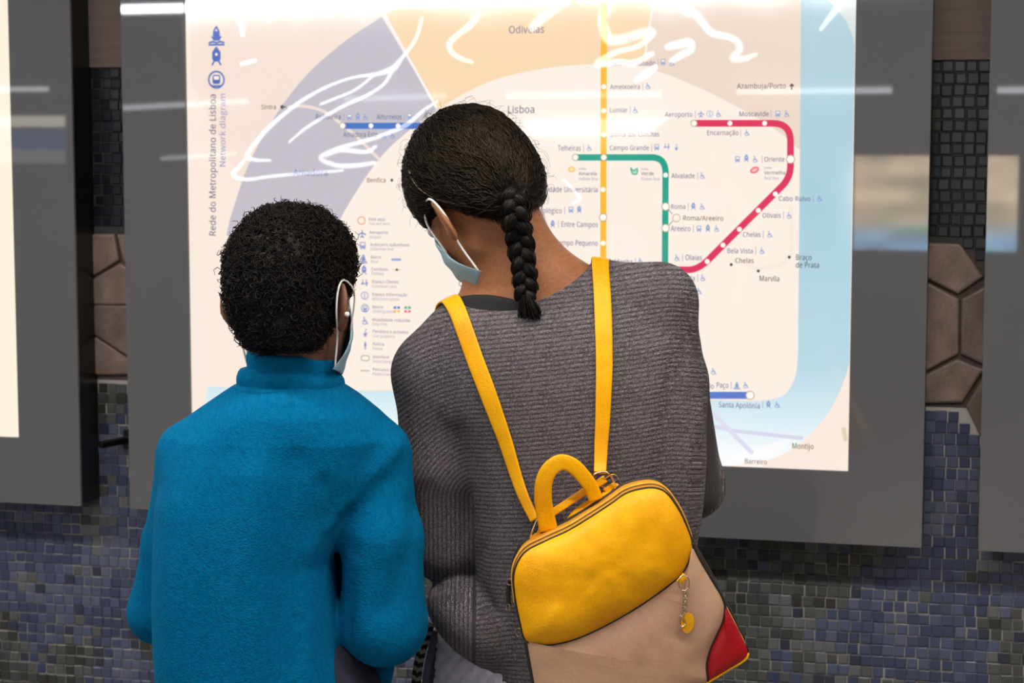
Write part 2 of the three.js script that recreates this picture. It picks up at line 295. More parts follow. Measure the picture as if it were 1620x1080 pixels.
function farBoard(name, label, category, u0, v0, u1, v1, z, paint, radiance) {
  const a = mirrored(u0, v0, z), b = mirrored(u1, v1, z), w = Math.abs(b.x - a.x), h = Math.abs(a.y - b.y), t = tag(group(name), label, category);
  t.position.set((a.x + b.x) / 2, (a.y + b.y) / 2, z);
  mesh('case', rbox(w + 0.06, h + 0.06, 0.12, 0.01), std({ color: rgb(0.05, 0.05, 0.05), roughness: 0.4 }), t).position.z = 0.065;
  const p = mesh('lit_screen', new THREE.BoxGeometry(w, h, 0.01), std({ color: 0x000000, emissive: 0xffffff, emissiveMap: paint, emissiveIntensity: radiance, roughness: 0.5 }), t); p.position.z = 0;
  const leg = ROOM.z1 - z - 0.12; if (leg > 0.02) mesh('bracket', new THREE.BoxGeometry(w * 0.3, 0.06, leg), matLampBody, t).position.z = 0.12 + leg / 2;
}
{
  const n1 = tileNoise(31, 5), n2 = tileNoise(32, 7);
  const mixed = dataTexture(128, 128, (u, v) => { const g = smooth(n1(u, v), 0.6, 0.95) * 0.45 * smooth(1 - v, 0.3, 0.6), t = 0.75 + 0.35 * n2(u, v), b = smooth(1 - v, 0.62, 0.95) * (u > 0.1 ? 1 : 1); return [0.78 * t * (1 - g * 0.5) * (1 - b * 0.35), 0.7 * t * (1 - b * 0.05), 0.58 * t * (1 - g * 0.4) * (1 + b * 0.4)].map((x) => Math.min(1, x)); }, { srgb: true, repeat: false });
  farBoard('advertising_board', 'beige and green lit advertising board across the platform', 'billboard', 1352, 246, 1608, 398, 7.4, mixed, 11.5);
  const band = dataTexture(64, 64, (u, v) => { const w = 1 - v; return w < 0.24 ? [0.95, 0.92, 0.85] : w < 0.3 ? [0.2, 0.2, 0.22] : w < 0.72 ? (u > 0.78 && u < 0.95 ? [0.35, 0.6, 0.95] : w < 0.42 && u > 0.5 && u < 0.7 ? [0.6, 0.55, 0.45] : [0.16, 0.3, 0.5]) : [0.5, 0.5, 0.5]; }, { srgb: true, repeat: false });
  farBoard('overhead_sign', 'blue illuminated band across the platform under a pale edge', 'sign', -240, 184, 104, 258, 7.3, band, 4.5);
}

// ================================================================ the three lit information panels
const matGlassGrey = std({ color: rgb(0.118, 0.119, 0.128), roughness: 0.02, ior: 1.62, bumpMap: null });
const matBlack = std({ color: rgb(0.004, 0.004, 0.004), roughness: 0.3 });
const matPane = std({ color: 0xffffff, transmission: 1, thickness: 0, roughness: 0.01, ior: 1.5 });
const PANEL = { w: 1.551, h: 1.3, bottom: 0.807, border: 0.134, mapW: 1.283, mapH: 1.032 };
function panel(label, x0, poster) {
  const t = tag(group('information_panel'), label, 'display panel');
  const { w, h, border, mapW, mapH } = PANEL;
  t.position.set(x0 + w / 2, PANEL.bottom, 0);
  const lit = !!poster, hx = mapW / 2, hy0 = border, hy1 = border + mapH;
  const s = new THREE.Shape([V2(-w / 2, 0), V2(w / 2, 0), V2(w / 2, h), V2(-w / 2, h)]);
  s.holes.push(new THREE.Path([V2(-hx, hy0), V2(-hx, hy1), V2(hx, hy1), V2(hx, hy0)]));
  const front = new THREE.ExtrudeGeometry(s, { depth: 0.006, bevelEnabled: true, bevelThickness: 0.001, bevelSize: 0.001, bevelOffset: -0.001, bevelSegments: 2 });
  mesh('glass_frame', front, matGlassGrey, t).position.z = -0.007;
  const d = 0.083, wall4 = join([new THREE.BoxGeometry(w - 0.006, 0.012, d).translate(0, 0.008, 0), new THREE.BoxGeometry(w - 0.006, 0.012, d).translate(0, h - 0.008, 0), new THREE.BoxGeometry(0.012, h - 0.006, d).translate(-w / 2 + 0.008, h / 2, 0), new THREE.BoxGeometry(0.012, h - 0.006, d).translate(w / 2 - 0.008, h / 2, 0), new THREE.BoxGeometry(w - 0.02, h - 0.02, 0.006).translate(0, h / 2, -d / 2 + 0.004)]);
  mesh('housing', wall4, matBlack, t).position.z = -0.0075 - d / 2;
  if (lit) {
    const p = mesh('lit_poster', new THREE.BoxGeometry(mapW - 0.001, mapH - 0.001, 0.002), poster, t); p.position.set(0, (hy0 + hy1) / 2, -0.006);
    const g = mesh('glass_pane', new THREE.PlaneGeometry(mapW, mapH), matPane, t); g.position.set(0, (hy0 + hy1) / 2, -0.0015);
    const a = new THREE.RectAreaLight(WARM, PANEL_LIGHT, mapW, mapH); a.name = 'panel_glow'; a.castShadow = true; a.position.set(t.position.x, PANEL.bottom + (hy0 + hy1) / 2, 0.004); a.rotation.y = Math.PI; scene.add(a);
  }
  return t;
}
const V2 = (x, y) => new THREE.Vector2(x, y);
// ================================================================ the printed network map (drawn flat, in metres on the poster)
const MAP_X0 = -1.586, MAP_Y0 = 0.941, MW = PANEL.mapW, MH = PANEL.mapH, CW = 2048, CH = Math.round(CW * MH / MW), PPM = CW / MW;
function posterMaterial(canvas, normal) {
  const t = new THREE.CanvasTexture(canvas); t.colorSpace = THREE.SRGBColorSpace; t.magFilter = THREE.LinearFilter; t.wrapS = t.wrapT = THREE.ClampToEdgeWrapping;
  const black = std({ color: 0x111111, roughness: 0.6 });
  const face = std({ color: rgb(0.02, 0.02, 0.02), emissive: 0xffffff, emissiveMap: t, emissiveIntensity: PANEL_GLOW, roughness: 0.07, ior: 1.5, normalMap: normal ?? null });
  return [black, black, black, black, face, black];
}
function drawMap() {
  const cv = document.createElement('canvas'); cv.width = CW; cv.height = CH; const c = cv.getContext('2d');
  const X = (u, v) => { const p = onPlane(u, v, 0); return [(p.x - MAP_X0) * PPM, CH - (p.y - MAP_Y0) * PPM]; };
  const path = (pts, close) => { c.beginPath(); pts.forEach(([u, v], i) => { const q = X(u, v); i ? c.lineTo(...q) : c.moveTo(...q); }); if (close) c.closePath(); };
  const spline = (pts, n = 12, closed = false) => new THREE.CatmullRomCurve3(pts.map(([u, v]) => V(u, v, 0)), closed, 'centripetal').getPoints(pts.length * n).map((p) => [p.x, p.y]);
  const fill = (pts, col) => { path(pts, true); c.fillStyle = col; c.fill(); };
  const S = (u, v) => { const a = X(u, v - 5), b = X(u, v + 5); return Math.abs(b[1] - a[1]) / 10; };   // canvas pixels per photograph pixel
  const dark = '#54507a', black = '#3a3340', blue = '#4f74c4';
  c.fillStyle = '#f3e3d6'; c.fillRect(0, 0, CW, CH);
  // land around the city
  fill([[1035, -60], [1018, 100], [1100, 150], [1268, 240], [1270, -160]], '#e6d2c2');
  fill([[606, 26], [560, -200], [1045, -200], [1020, 100], [850, 110], [690, 176]], '#f1d3ac');
  fill([[300, 130], [300, -160], [640, -160], [660, -10], [602, 26], [520, 84], [455, 150], [410, 220], [380, 290]], '#efdccf');
  const am = [...spline([[602, 26], [540, 68], [478, 124], [425, 196], [388, 268], [362, 345]]), [356, 372], [450, 420], [560, 420], [560, 330], [700, 200], [690, 172]];
  fill(am, '#bfbac3');
  // the city
  const city = [...spline([[500, 470], [528, 366], [560, 306], [610, 238], [690, 174], [770, 130], [860, 108], [950, 101], [1020, 107], [1090, 132], [1160, 166], [1225, 204], [1268, 240]], 10), [1264, 520], ...spline([[1262, 560], [1256, 602], [1236, 628], [1205, 634], [1140, 632]], 8), [640, 616], [480, 616]];
  fill(city, '#f6e8dc');
  // river
  const g0 = X(1300, 0)[1], g1 = X(1240, 720)[1], gr = c.createLinearGradient(0, g0, 0, g1);
  gr.addColorStop(0, '#b0cbd4'); gr.addColorStop(0.45, '#a6c9d7'); gr.addColorStop(0.8, '#b4d3de'); gr.addColorStop(0.93, '#d6e8ef'); gr.addColorStop(1, '#f2f4f6');
  const river = [[1268, -200], [1265, 240], [1262, 560], ...spline([[1262, 560], [1257, 598], [1240, 625], [1205, 634], [1140, 634]], 8), [640, 620], [326, 612], [322, 640], [322, 760], [1100, 742], ...spline([[1150, 738], [1225, 725], [1275, 694], [1312, 650], [1336, 600], [1343, 575]], 8), [1352, 70], ...spline([[1350, 62], [1338, 32], [1312, 2], [1290, -20]], 6), [1290, -200]];
  fill(river, gr);
  c.fillStyle = 'rgba(250,246,244,0.5)'; path([[1110, 738], [1260, 690], [1200, 742], [1110, 745]], true); c.fill();
  const right = [[1290, -200], [1312, 2], [1338, 32], [1352, 66], [1370, 66], [1370, -200]]; fill(right, '#d5dcd8');
  // boundaries and faint regional railways
  const stroke = (pts, w, col, cap = 'round', dash) => { path(pts); c.lineWidth = w * S(...pts[0]); c.strokeStyle = col; c.lineCap = cap; c.lineJoin = 'round'; c.setLineDash(dash ?? []); c.stroke(); c.setLineDash([]); };
  stroke([[606, 22], [692, 176]], 4, '#f6ecea'); stroke([[1036, -20], [1019, 90]], 3, '#f7ebe2');
  stroke(spline([[455, 169], [480, 168], [510, 176], [538, 196], [560, 214], [598, 252]]), 5, '#e9d9d2');
  stroke([[1095, 668], [1160, 682], [1250, 692], [1270, 694]], 6, '#d2d3e6', 'butt'); stroke([[1120, 648], [1190, 718]], 7, '#d8d8ea', 'butt');
  stroke([[1160, 413], [1200, 426], [1235, 420], [1252, 402], [1250, 330]], 7, 'rgba(240,226,214,0.9)');
  c.fillStyle = '#e3d3b8'; fill([[1330, 678], [1337, 676], [1341, 697], [1335, 700]], '#dbcdb4');
  // metro lines
  stroke([[540, 199], [690, 199]], 9.5, '#4472c0', 'butt');
  stroke([[1100, 626], [1186, 626]], 11, '#5a79c8', 'butt');
  const corner = (a, b, d) => { const o = []; for (let i = 0; i <= 10; i++) { const t = i / 10; o.push([(1 - t) ** 2 * a[0] + 2 * t * (1 - t) * b[0] + t * t * d[0], (1 - t) ** 2 * a[1] + 2 * t * (1 - t) * b[1] + t * t * d[1]]); } return o; };
  stroke([[955, -40], [954, 100], [953, 470]], 10, '#f3b62f', 'butt');
  stroke([[909, 249], [1030, 249], ...corner([1030, 249], [1051, 249], [1052, 272]), [1051, 430]], 10, '#1c9c86', 'butt');
  stroke([[1098, 195], [1222, 195], ...corner([1222, 195], [1249, 195], [1250, 222]), ...corner([1250, 262], [1250, 283], [1233, 298]), [1125, 406], ...corner([1125, 406], [1107, 426], [1090, 427]), [1040, 427]], 10.5, '#d93058', 'butt');
  const dot = (u, v, r, col = '#fdf6ee', edge) => { const q = X(u, v), k = S(u, v); c.beginPath(); c.ellipse(q[0], q[1], r * k, r * k, 0, 0, 7); c.fillStyle = col; c.fill(); if (edge) { c.lineWidth = 1.3 * k; c.strokeStyle = edge; c.stroke(); } };
  for (const [u, v] of [[585, 199], [628, 199], [954, 137], [954, 175], [954, 213], [953, 300], [953, 385], [1052, 277], [1154, 195], [1209, 195], [1226, 307], [1199, 333], [1169, 363], [1143, 388], [1118, 414]]) dot(u, v, 4);
  for (const [u, v, r] of [[540, 199, 5], [672, 199, 5], [954, 100, 5], [909, 249, 5], [954, 249, 5], [953, 344, 6], [1052, 327, 6], [1052, 361, 6], [1097, 195, 5], [1250, 252, 6.5], [1186, 626, 6.5]]) dot(u, v, r, '#fbf3ea', '#b9a288');
  dot(1069, 345, 6, '#f6e8dc', '#c7ab86');
  stroke([[1057, 332], [1063, 339]], 1.6, black, 'butt', [3, 3]); stroke([[1063, 350], [1057, 357]], 1.6, black, 'butt', [3, 3]);
  for (const [u, v] of [[618, 285], [1156, 419], [1199, 429], [1248, 407]]) dot(u, v, 2.3, black);
  // lettering
  const text = (s, u, v, size, { col = dark, align = 'left', bold = false, turn = 0 } = {}) => { const q = X(u, v), k = S(u, v); c.save(); c.translate(...q); c.rotate(turn); c.font = (bold ? 'bold ' : '') + (size * k).toFixed(1) + 'px sans-serif'; c.textAlign = align; c.textBaseline = 'middle'; c.fillStyle = col; c.fillText(s, 0, 0); c.restore(); };
  const fit = (s, u0, u1, v, size, o = {}) => { const a = X(u0, v), b = X(u1, v), k = S((u0 + u1) / 2, v); c.save(); c.font = (o.bold ? 'bold ' : '') + (size * k).toFixed(1) + 'px sans-serif'; const w = c.measureText(s).width; c.translate(...a); c.scale((b[0] - a[0]) / w, 1); c.textBaseline = 'middle'; c.textAlign = 'left'; c.fillStyle = o.col ?? dark; c.fillText(s, 0, 0); c.restore(); };
  const vert = (s, u, v0, v1, size, col) => { const a = X(u, v0), b = X(u, v1), k = S(u, (v0 + v1) / 2); c.save(); c.font = '500 ' + (size * k).toFixed(1) + 'px sans-serif'; const w = c.measureText(s).width; c.translate(...a); c.rotate(-Math.PI / 2 + Math.atan2(a[0] - b[0], a[1] - b[1]) * -1); c.scale(Math.hypot(b[0] - a[0], b[1] - a[1]) / w, 1); c.textBaseline = 'middle'; c.fillStyle = col; c.fillText(s, 0, 0); c.restore(); };
  vert('Rede do Metropolitano de Lisboa', 334, 374, 148, 15.5, '#4a3f66'); vert('Network diagram', 350, 265, 147, 14, '#8e88bd');
  fit('Odivelas', 803, 860, 47, 17, { col: '#6b5a80' }); fit('Lisboa', 801, 845, 173, 16.5, { col: '#4d4a66' }); fit('Amadora', 462, 517, 273, 14, { col: '#6f72a8' });
  fit('Sintra', 411, 435, 169, 10.5, { col: '#5e4c3c' }); fit('Benfica', 578, 609, 285, 10.5, { col: '#6a5440' });
  fit('Azambuja/Porto', 1165, 1243, 136, 12.5, { col: '#4c3a2c' }); fit('Roma/Areeiro', 1079, 1144, 345, 11, { col: '#5a452c' });
  fit('Chelas', 1162, 1192, 412, 11, { col: black }); fit('Marvila', 1200, 1233, 441, 11.5, { col: black }); fit('Braço', 1258, 1284, 407, 11.5, { col: black }); fit('de Prata', 1258, 1296, 419, 11.5, { col: black });
  fit('Montijo', 1252, 1287, 706, 11.5, { col: '#5a452c' }); fit('Barreiro', 1177, 1213, 730, 11, { col: '#6a5440' }); fit('Campolide', 724, 772, 449, 11, { col: '#5a452c' });
  const names = [['Reboleira', 497, 538, 185], ['Alfornelos', 594, 634, 185], ['Amadora Este', 541, 596, 213], ['Odivelas', 966, 1000, 62], ['Senhor Roubado', 966, 1036, 100], ['Ameixoeira', 964, 1012, 137], ['Lumiar', 963, 992, 174], ['Quinta das Conchas', 962, 1042, 212], ['Campo Grande', 963, 1026, 234], ['Telheiras', 881, 918, 234], ['Cidade Universitária', 859, 945, 300], ['Jardim Zoológico', 815, 888, 333], ['Entre Campos', 886, 945, 355], ['Campo Pequeno', 877, 945, 384], ['Saldanha', 961, 1000, 414], ['Alvalade', 1061, 1099, 278], ['Roma', 1060, 1084, 327], ['Areeiro', 1060, 1092, 362], ['Olaias', 1083, 1110, 408], ['Alameda', 1060, 1099, 440], ['Arroios', 1056, 1092, 461], ['Aeroporto', 1051, 1095, 181], ['Encarnação', 1117, 1168, 210], ['Moscavide', 1168, 1216, 180], ['Oriente', 1208, 1241, 252], ['Cabo Ruivo', 1231, 1282, 314], ['Olivais', 1205, 1235, 341], ['Chelas', 1174, 1203, 371], ['Bela Vista', 1149, 1191, 397], ['Paço', 1132, 1152, 610], ['Terreiro do', 1076, 1129, 610], ['Santa Apolónia', 1136, 1202, 641]];
  for (const [s, a, b, v] of names) fit(s, a, b, v, 11.3, { col: '#5b5880' });
  const bar = (u, v) => stroke([[u, v - 6], [u, v + 6]], 0.8, '#9a94b4', 'butt');
  for (const [u, v] of [[542, 185], [638, 185], [1040, 100], [1016, 137], [996, 174], [1030, 234], [922, 234], [892, 333], [882, 355], [1004, 414], [1103, 278], [1088, 327], [1096, 362], [1079, 408], [1103, 440], [1096, 461], [1099, 181], [1171, 210], [1219, 180], [1205, 252], [1286, 314], [1239, 341], [1207, 371], [1195, 397], [1156, 610], [1206, 641]]) bar(u, v);
  // pictograms
  const icon = (kind, u, v, s = 5, col = '#7f97c9') => {
    const q = X(u, v), k = S(u, v) * s; c.save(); c.translate(...q); c.scale(k, k); c.fillStyle = c.strokeStyle = col; c.lineWidth = 0.22; c.lineCap = 'round'; c.lineJoin = 'round';
    const L = (...p) => { c.beginPath(); p.forEach((e, i) => i ? c.lineTo(...e) : c.moveTo(...e)); c.stroke(); }, B = (x, y, w, h, r = 0.2) => { c.beginPath(); c.roundRect(x, y, w, h, r); c.fill(); }, O = (x, y, r, f) => { c.beginPath(); c.arc(x, y, r, 0, 7); f ? c.fill() : c.stroke(); };
    if (kind === 'chair') { O(-0.25, -0.85, 0.2, 1); L([-0.25, -0.55], [-0.2, 0.15], [0.45, 0.15], [0.75, 0.85]); L([-0.2, -0.2], [0.35, -0.2]); c.beginPath(); c.arc(-0.1, 0.4, 0.52, 0.2, 4.2); c.stroke(); }
    if (kind === 'bus') { B(-0.75, -0.95, 1.5, 1.6, 0.25); c.fillStyle = '#f4e6dc'; B(-0.55, -0.75, 1.1, 0.7, 0.1); O(-0.42, 0.3, 0.14, 1); O(0.42, 0.3, 0.14, 1); c.fillStyle = col; B(-0.6, 0.6, 0.3, 0.4, 0.05); B(0.3, 0.6, 0.3, 0.4, 0.05); }
    if (kind === 'train') { B(-0.6, -1, 1.2, 1.6, 0.5); c.fillStyle = '#f4e6dc'; O(0, -0.35, 0.2, 1); c.fillStyle = col; L([-0.35, 0.6], [-0.6, 1]); L([0.35, 0.6], [0.6, 1]); L([-0.2, -1.05], [0, -1.25], [0.2, -1.05]); }
    if (kind === 'boat') { c.beginPath(); c.moveTo(-0.7, 0.15); c.lineTo(0.7, 0.15); c.lineTo(0.4, 0.7); c.lineTo(-0.4, 0.7); c.fill(); B(-0.45, -0.45, 0.9, 0.6, 0.1); L([-0.3, -0.5], [0, -1], [0.3, -0.5]); L([-0.95, 0.95], [-0.5, 0.82], [0, 0.95], [0.5, 0.82], [0.95, 0.95]); L([-0.95, 1.2], [0.95, 1.2]); }
    if (kind === 'plane') { L([0, -1], [0, 0.9]); c.lineWidth = 0.34; L([-0.9, 0.2], [0, -0.3], [0.9, 0.2]); L([-0.4, 0.9], [0, 0.6], [0.4, 0.9]); }
    if (kind === 'info') { c.lineWidth = 0.18; O(0, 0, 0.95); O(0, -0.5, 0.16, 1); B(-0.12, -0.2, 0.24, 0.85, 0.05); }
    if (kind === 'metro') { c.lineWidth = 0.2; O(0, 0, 1); B(-0.5, -0.6, 1, 1.1, 0.25); c.fillStyle = '#f4e6dc'; B(-0.35, -0.45, 0.7, 0.45, 0.1); c.fillStyle = col; L([-0.6, 0.75], [0.6, 0.75]); }
    if (kind === 'service') { O(-0.55, -0.75, 0.18, 1); c.beginPath(); c.moveTo(-0.95, 0.3); c.lineTo(-0.55, -0.5); c.lineTo(-0.15, 0.3); c.fill(); O(0.5, -0.75, 0.18, 1); B(0.32, -0.5, 0.36, 1.3, 0.1); L([-0.95, 0.35], [0.95, 0.0]); }
    if (kind === 'lost') { O(0.2, -0.9, 0.17, 1); L([-0.5, 0.3], [0.5, 0.1]); B(-0.3, 0.2, 0.6, 0.75, 0.1); L([0, -0.5], [0.1, 0.2]); }
    if (kind === 'guard') { O(0, -0.85, 0.2, 1); B(-0.3, -0.6, 0.6, 0.8, 0.15); B(-0.2, 0.15, 0.16, 0.9, 0.05); B(0.04, 0.15, 0.16, 0.9, 0.05); }
    c.restore();
  };
  icon('boat', 340, 55, 13, '#4a68b4'); icon('train', 340, 90, 12, '#4a68b4'); icon('metro', 340, 126, 13, '#4a68b4');
  for (const [k, u, v] of [['bus', 551, 185], ['train', 564, 185], ['chair', 576, 185], ['bus', 646, 184], ['chair', 619, 214], ['bus', 606, 214], ['bus', 1048, 98], ['chair', 1062, 99], ['chair', 1024, 136], ['chair', 1004, 174], ['bus', 1038, 233], ['service', 1054, 232], ['lost', 1069, 233], ['chair', 931, 234], ['bus', 902, 332], ['train', 915, 332], ['train', 873, 355], ['chair', 1012, 413], ['chair', 1110, 278], ['train', 1096, 327], ['chair', 1110, 327], ['bus', 1105, 362], ['train', 1119, 362], ['chair', 1133, 362], ['chair', 1070, 408], ['chair', 1111, 440], ['chair', 1105, 461], ['plane', 1108, 180], ['info', 1122, 180], ['chair', 1136, 180], ['chair', 1181, 210], ['bus', 1230, 180], ['chair', 1244, 180], ['bus', 1166, 252], ['train', 1180, 251], ['chair', 1194, 252], ['chair', 1296, 314], ['chair', 1248, 341], ['chair', 1217, 371], ['chair', 1205, 397], ['boat', 1165, 610], ['chair', 1179, 610], ['train', 1215, 641], ['chair', 1229, 641], ['chair', 1128, 588]]) icon(k, u, v);
  const arrow = (u, v, t) => { const q = X(u, v), k = S(u, v) * 4.5; c.save(); c.translate(...q); c.rotate(t); c.scale(k, k); c.strokeStyle = '#4c3a2c'; c.lineWidth = 0.45; c.beginPath(); c.moveTo(0, 1); c.lineTo(0, -0.9); c.moveTo(-0.7, -0.15); c.lineTo(0, -0.95); c.lineTo(0.7, -0.15); c.stroke(); c.restore(); };
  arrow(446, 169, -Math.PI / 2); arrow(1252, 137, 0);
  // names of the lines with their small pictures
  for (const [a, b, en, u, v] of [['Linha', 'Amarela', 'Yellow line', 914, 267], ['Linha', 'Verde', 'Green line', 1013, 267], ['Linha', 'Vermelha', 'Red line', 1208, 266]]) { text(a, u, v, 5, { col: '#7d7890' }); text(b, u, v + 7.5, 8, { col: '#5b5566' }); text(en, u, v + 16, 6.6, { col: '#a49cae' }); }
  const blob = (pts, col) => { path(spline(pts, 6, true), true); c.strokeStyle = col; c.lineWidth = 2.2 * S(...pts[0]); c.stroke(); c.globalAlpha = 0.35; c.fillStyle = col; c.fill(); c.globalAlpha = 1; };
  blob([[898, 268], [903, 264], [908, 268], [903, 272]], '#f0c463'); blob([[997, 266], [1000, 275], [1006, 275], [1007, 267], [1001, 270]], '#4fae8e'); blob([[1187, 270], [1193, 265], [1199, 266], [1196, 272], [1189, 273]], '#e0616b');
  // legend
  const legend = [['you', 349, 'Está aqui', 'You are here', 570], ['plane', 370, 'Aeroporto', 'Airport', 571], ['bus', 389, 'Autocarro suburbano', 'Suburban bus', 572], ['boat', 409, 'Barco', 'Boat', 573], ['train', 428, 'Comboio', 'Railway', 574], ['service', 448, 'Espaço Cliente', 'Customer care', 575], ['info', 468, 'Espaço Informação', 'Welcome Centre', 575], ['metro', 488, 'Metro', 'Underground', 575.5], ['chair', 508, 'Mobilidade reduzida', 'Step free', 575.5], ['lost', 527, 'Perdidos e achados', 'Lost property', 576], ['guard', 547, 'Polícia', 'Police', 576], ['oval', 567, 'Interface', 'Interchange', 576], ['dots', 587, 'Percurso pedonal', 'Pedestrian path', 576]];
  for (const [k, v, pt, en, u] of legend) {
    if (k === 'you') dot(u, v, 6, '#f6e8dc', '#e58a5a');
    else if (k === 'oval') { const q = X(u, v), s = S(u, v); c.strokeStyle = '#b7a986'; c.lineWidth = 1.6 * s; c.beginPath(); c.roundRect(q[0] - 7 * s, q[1] - 4 * s, 14 * s, 8 * s, 4 * s); c.stroke(); } else if (k === 'dots') stroke([[u - 7, v], [u + 7, v]], 2, '#8f7f78', 'butt', [4, 3]);
    else icon(k, u, v, 6, '#7a86c0');
    text(pt, u + 11.5, v - 2.2, 6.8, { col: '#77708c' }); text(en, u + 11.5, v + 5, 6.2, { col: '#b0a4b8' });
  }
  stroke([[619, 411], [631, 411]], 4, '#9aa6dc'); stroke([[620, 427], [632, 427]], 2.5, '#e8cfa8'); dot(626, 427, 2, '#5a452c');
  for (const [u, v, col] of [[626, 487, '#4f62b0'], [643, 487, '#2f9d70'], [626, 493, '#e9b84c'], [643, 493, '#e05a6a']]) { stroke([[u - 5, v], [u + 5, v]], 3.4, col, 'butt'); dot(u, v, 1.2, '#fff'); }
  return cv;
}
function drawNotice() {
  const cv = document.createElement('canvas'); cv.width = 512; cv.height = Math.round(512 * MH / MW); const c = cv.getContext('2d'), r = rng(77);
  c.fillStyle = '#fbecd8'; c.fillRect(0, 0, cv.width, cv.height);
  // blocks of small print, far too faint to read
  for (let y = 60; y < cv.height * 0.75; y += 5) if (r() < 0.6) { c.fillStyle = 'rgba(200,178,160,' + (0.12 + 0.2 * r()) + ')'; c.fillRect(30, y, 460 - r() * 30, 1.6); }
  return cv;
}
// the laminated sheet is creased: along these lines it leans back far enough to mirror the highest tube lamp and the one added beside it
const CREASES = [
  [[665, 30, 3], [655, 62, 3], [632, 94, 4], [620, 108, 7], [595, 117, 5], [560, 122, 3], [525, 133, 3], [482, 155, 4], [450, 178, 5], [425, 200, 6], [405, 222, 6], [391, 240, 6], [388, 248, 7], [400, 253, 6], [425, 254, 3]],
  [[388, 248, 3], [378, 262, 5], [366, 277, 6], [384, 284, 5], [420, 280, 5], [460, 276, 5], [500, 273, 5], [540, 270, 3]],
  [[620, 108, 5], [606, 132, 4], [580, 150, 4], [545, 166, 4], [510, 185, 4], [480, 204, 4], [455, 225, 3]],
  [[588, 120, 3], [560, 142, 3], [530, 155, 3], [505, 165, 3]],
  [[690, 160, 3], [668, 175, 4], [640, 198, 5], [600, 215, 5], [565, 226, 5], [530, 236, 6], [505, 250, 7], [530, 262, 7], [560, 262, 6], [590, 258, 5]],
  [[530, 236, 4], [512, 246, 6], [535, 238, 6], [580, 240, 5], [592, 232, 4]],
  [[753, 23, 5], [742, 40, 5], [722, 55, 5], [709, 70, 6], [712, 82, 5], [728, 93, 5], [744, 98, 4]],
  [[900, -6, 5], [880, 12, 6], [862, 24, 7], [848, 36, 7], [840, 44, 6]],
  [[940, -6, 6], [957, 12, 8], [951, 30, 7], [955, 50, 9], [962, 62, 10], [985, 62, 9], [1010, 54, 9], [1030, 52, 7], [1010, 72, 5], [975, 82, 5], [955, 92, 6], [944, 101, 8], [975, 98, 6], [1000, 100, 7], [1030, 85, 5]],
  [[1005, 126, 5], [1020, 118, 8], [1035, 106, 6]],
  [[1055, 74, 6], [1075, 70, 8], [1090, 68, 8], [1092, 78, 7], [1075, 88, 7], [1062, 96, 5]],
  [[1075, -5, 6], [1082, 16, 7], [1098, 22, 6], [1112, 38, 6], [1124, 52, 6], [1150, 58, 6], [1165, 66, 6], [1169, 78, 7], [1158, 92, 7], [1175, 93, 7], [1195, 86, 4]],
  [[1335, -4, 5], [1322, 15, 5], [1310, 30, 4], [1298, 46, 3]],
  [[376, 8, 5], [377, 24, 5], [380, 40, 5], [381, 55, 3]],
  [[430, 22, 3], [425, 32, 3]], [[380, 101, 4], [400, 96, 4]],
  [[905, 322, 3], [915, 315, 4], [905, 300, 3], [890, 285, 2.5]],
];
function creaseNormals() {
  const w = 1280, h = Math.round(w * MH / MW), g = new Float32Array(w * h), toTex = (u, v) => { const p = onPlane(u, v, 0); return [(p.x - MAP_X0) / MW * w, (p.y - MAP_Y0) / MH * h]; };
  for (const line of CREASES) {
    const pts = new THREE.CatmullRomCurve3(line.map(([u, v, t]) => V(u, v, t)), false, 'centripetal').getPoints(line.length * 30);
    for (const p of pts) {
      const [cx, cy] = toTex(p.x, p.y), sig = 1.3 + p.z * 1.12, R = Math.ceil(sig * 1.7);
      for (let y = Math.max(0, Math.floor(cy - R)); y < Math.min(h, cy + R); y++) for (let x = Math.max(0, Math.floor(cx - R)); x < Math.min(w, cx + R); x++) { const d2 = (x - cx) ** 2 + (y - cy) ** 2, k = Math.exp(-((d2 / (sig * sig)) ** 2)); if (k > g[y * w + x]) g[y * w + x] = k; }
    }
  }
  const lampA = mirrored(...TOP_LAMP[0], TOP_LAMP[2]), lampB = mirrored(...TOP_LAMP[1], TOP_LAMP[2]), lampSlope = (lampB.y - lampA.y) / (lampB.x - lampA.x);
  return dataTexture(w, h, (u, v, x, y) => {
    const px = MAP_X0 + u * MW, py = MAP_Y0 + v * MH, k = g[y * w + x];
    const toEye = V(EYE.x - px, EYE.y - py, EYE.z).normalize(), tz = TOP_LAMP[2], ty = lampA.y + (px - toEye.x / toEye.z * tz - lampA.x) * lampSlope - py;
    // the lamp is a long line along x: the lean that sends the eye's ray to it needs no sideways part
    const lx = -toEye.x / Math.hypot(toEye.y, toEye.z) * Math.hypot(ty, tz), toLamp = V(lx, ty, tz).normalize(), half = toEye.add(toLamp).normalize(), lean = half.y / half.z;
    const slow = 0.0035 * fbm(px * 6, py * 6, 1.7) + 0.0025 * fbm(px * 17, py * 17, 4.2), slowx = 0.004 * fbm(px * 6, py * 6, 9.7);
    const n = V(slowx, lean * k + slow, 1).normalize();
    return [n.x * 0.5 + 0.5, n.y * 0.5 + 0.5, n.z * 0.5 + 0.5];
  }, { float: true, repeat: false });
}
const mapPanel = panel('large grey glass panel whose lit poster shows the coloured metro network map', -1.7195, posterMaterial(drawMap(), creaseNormals()));
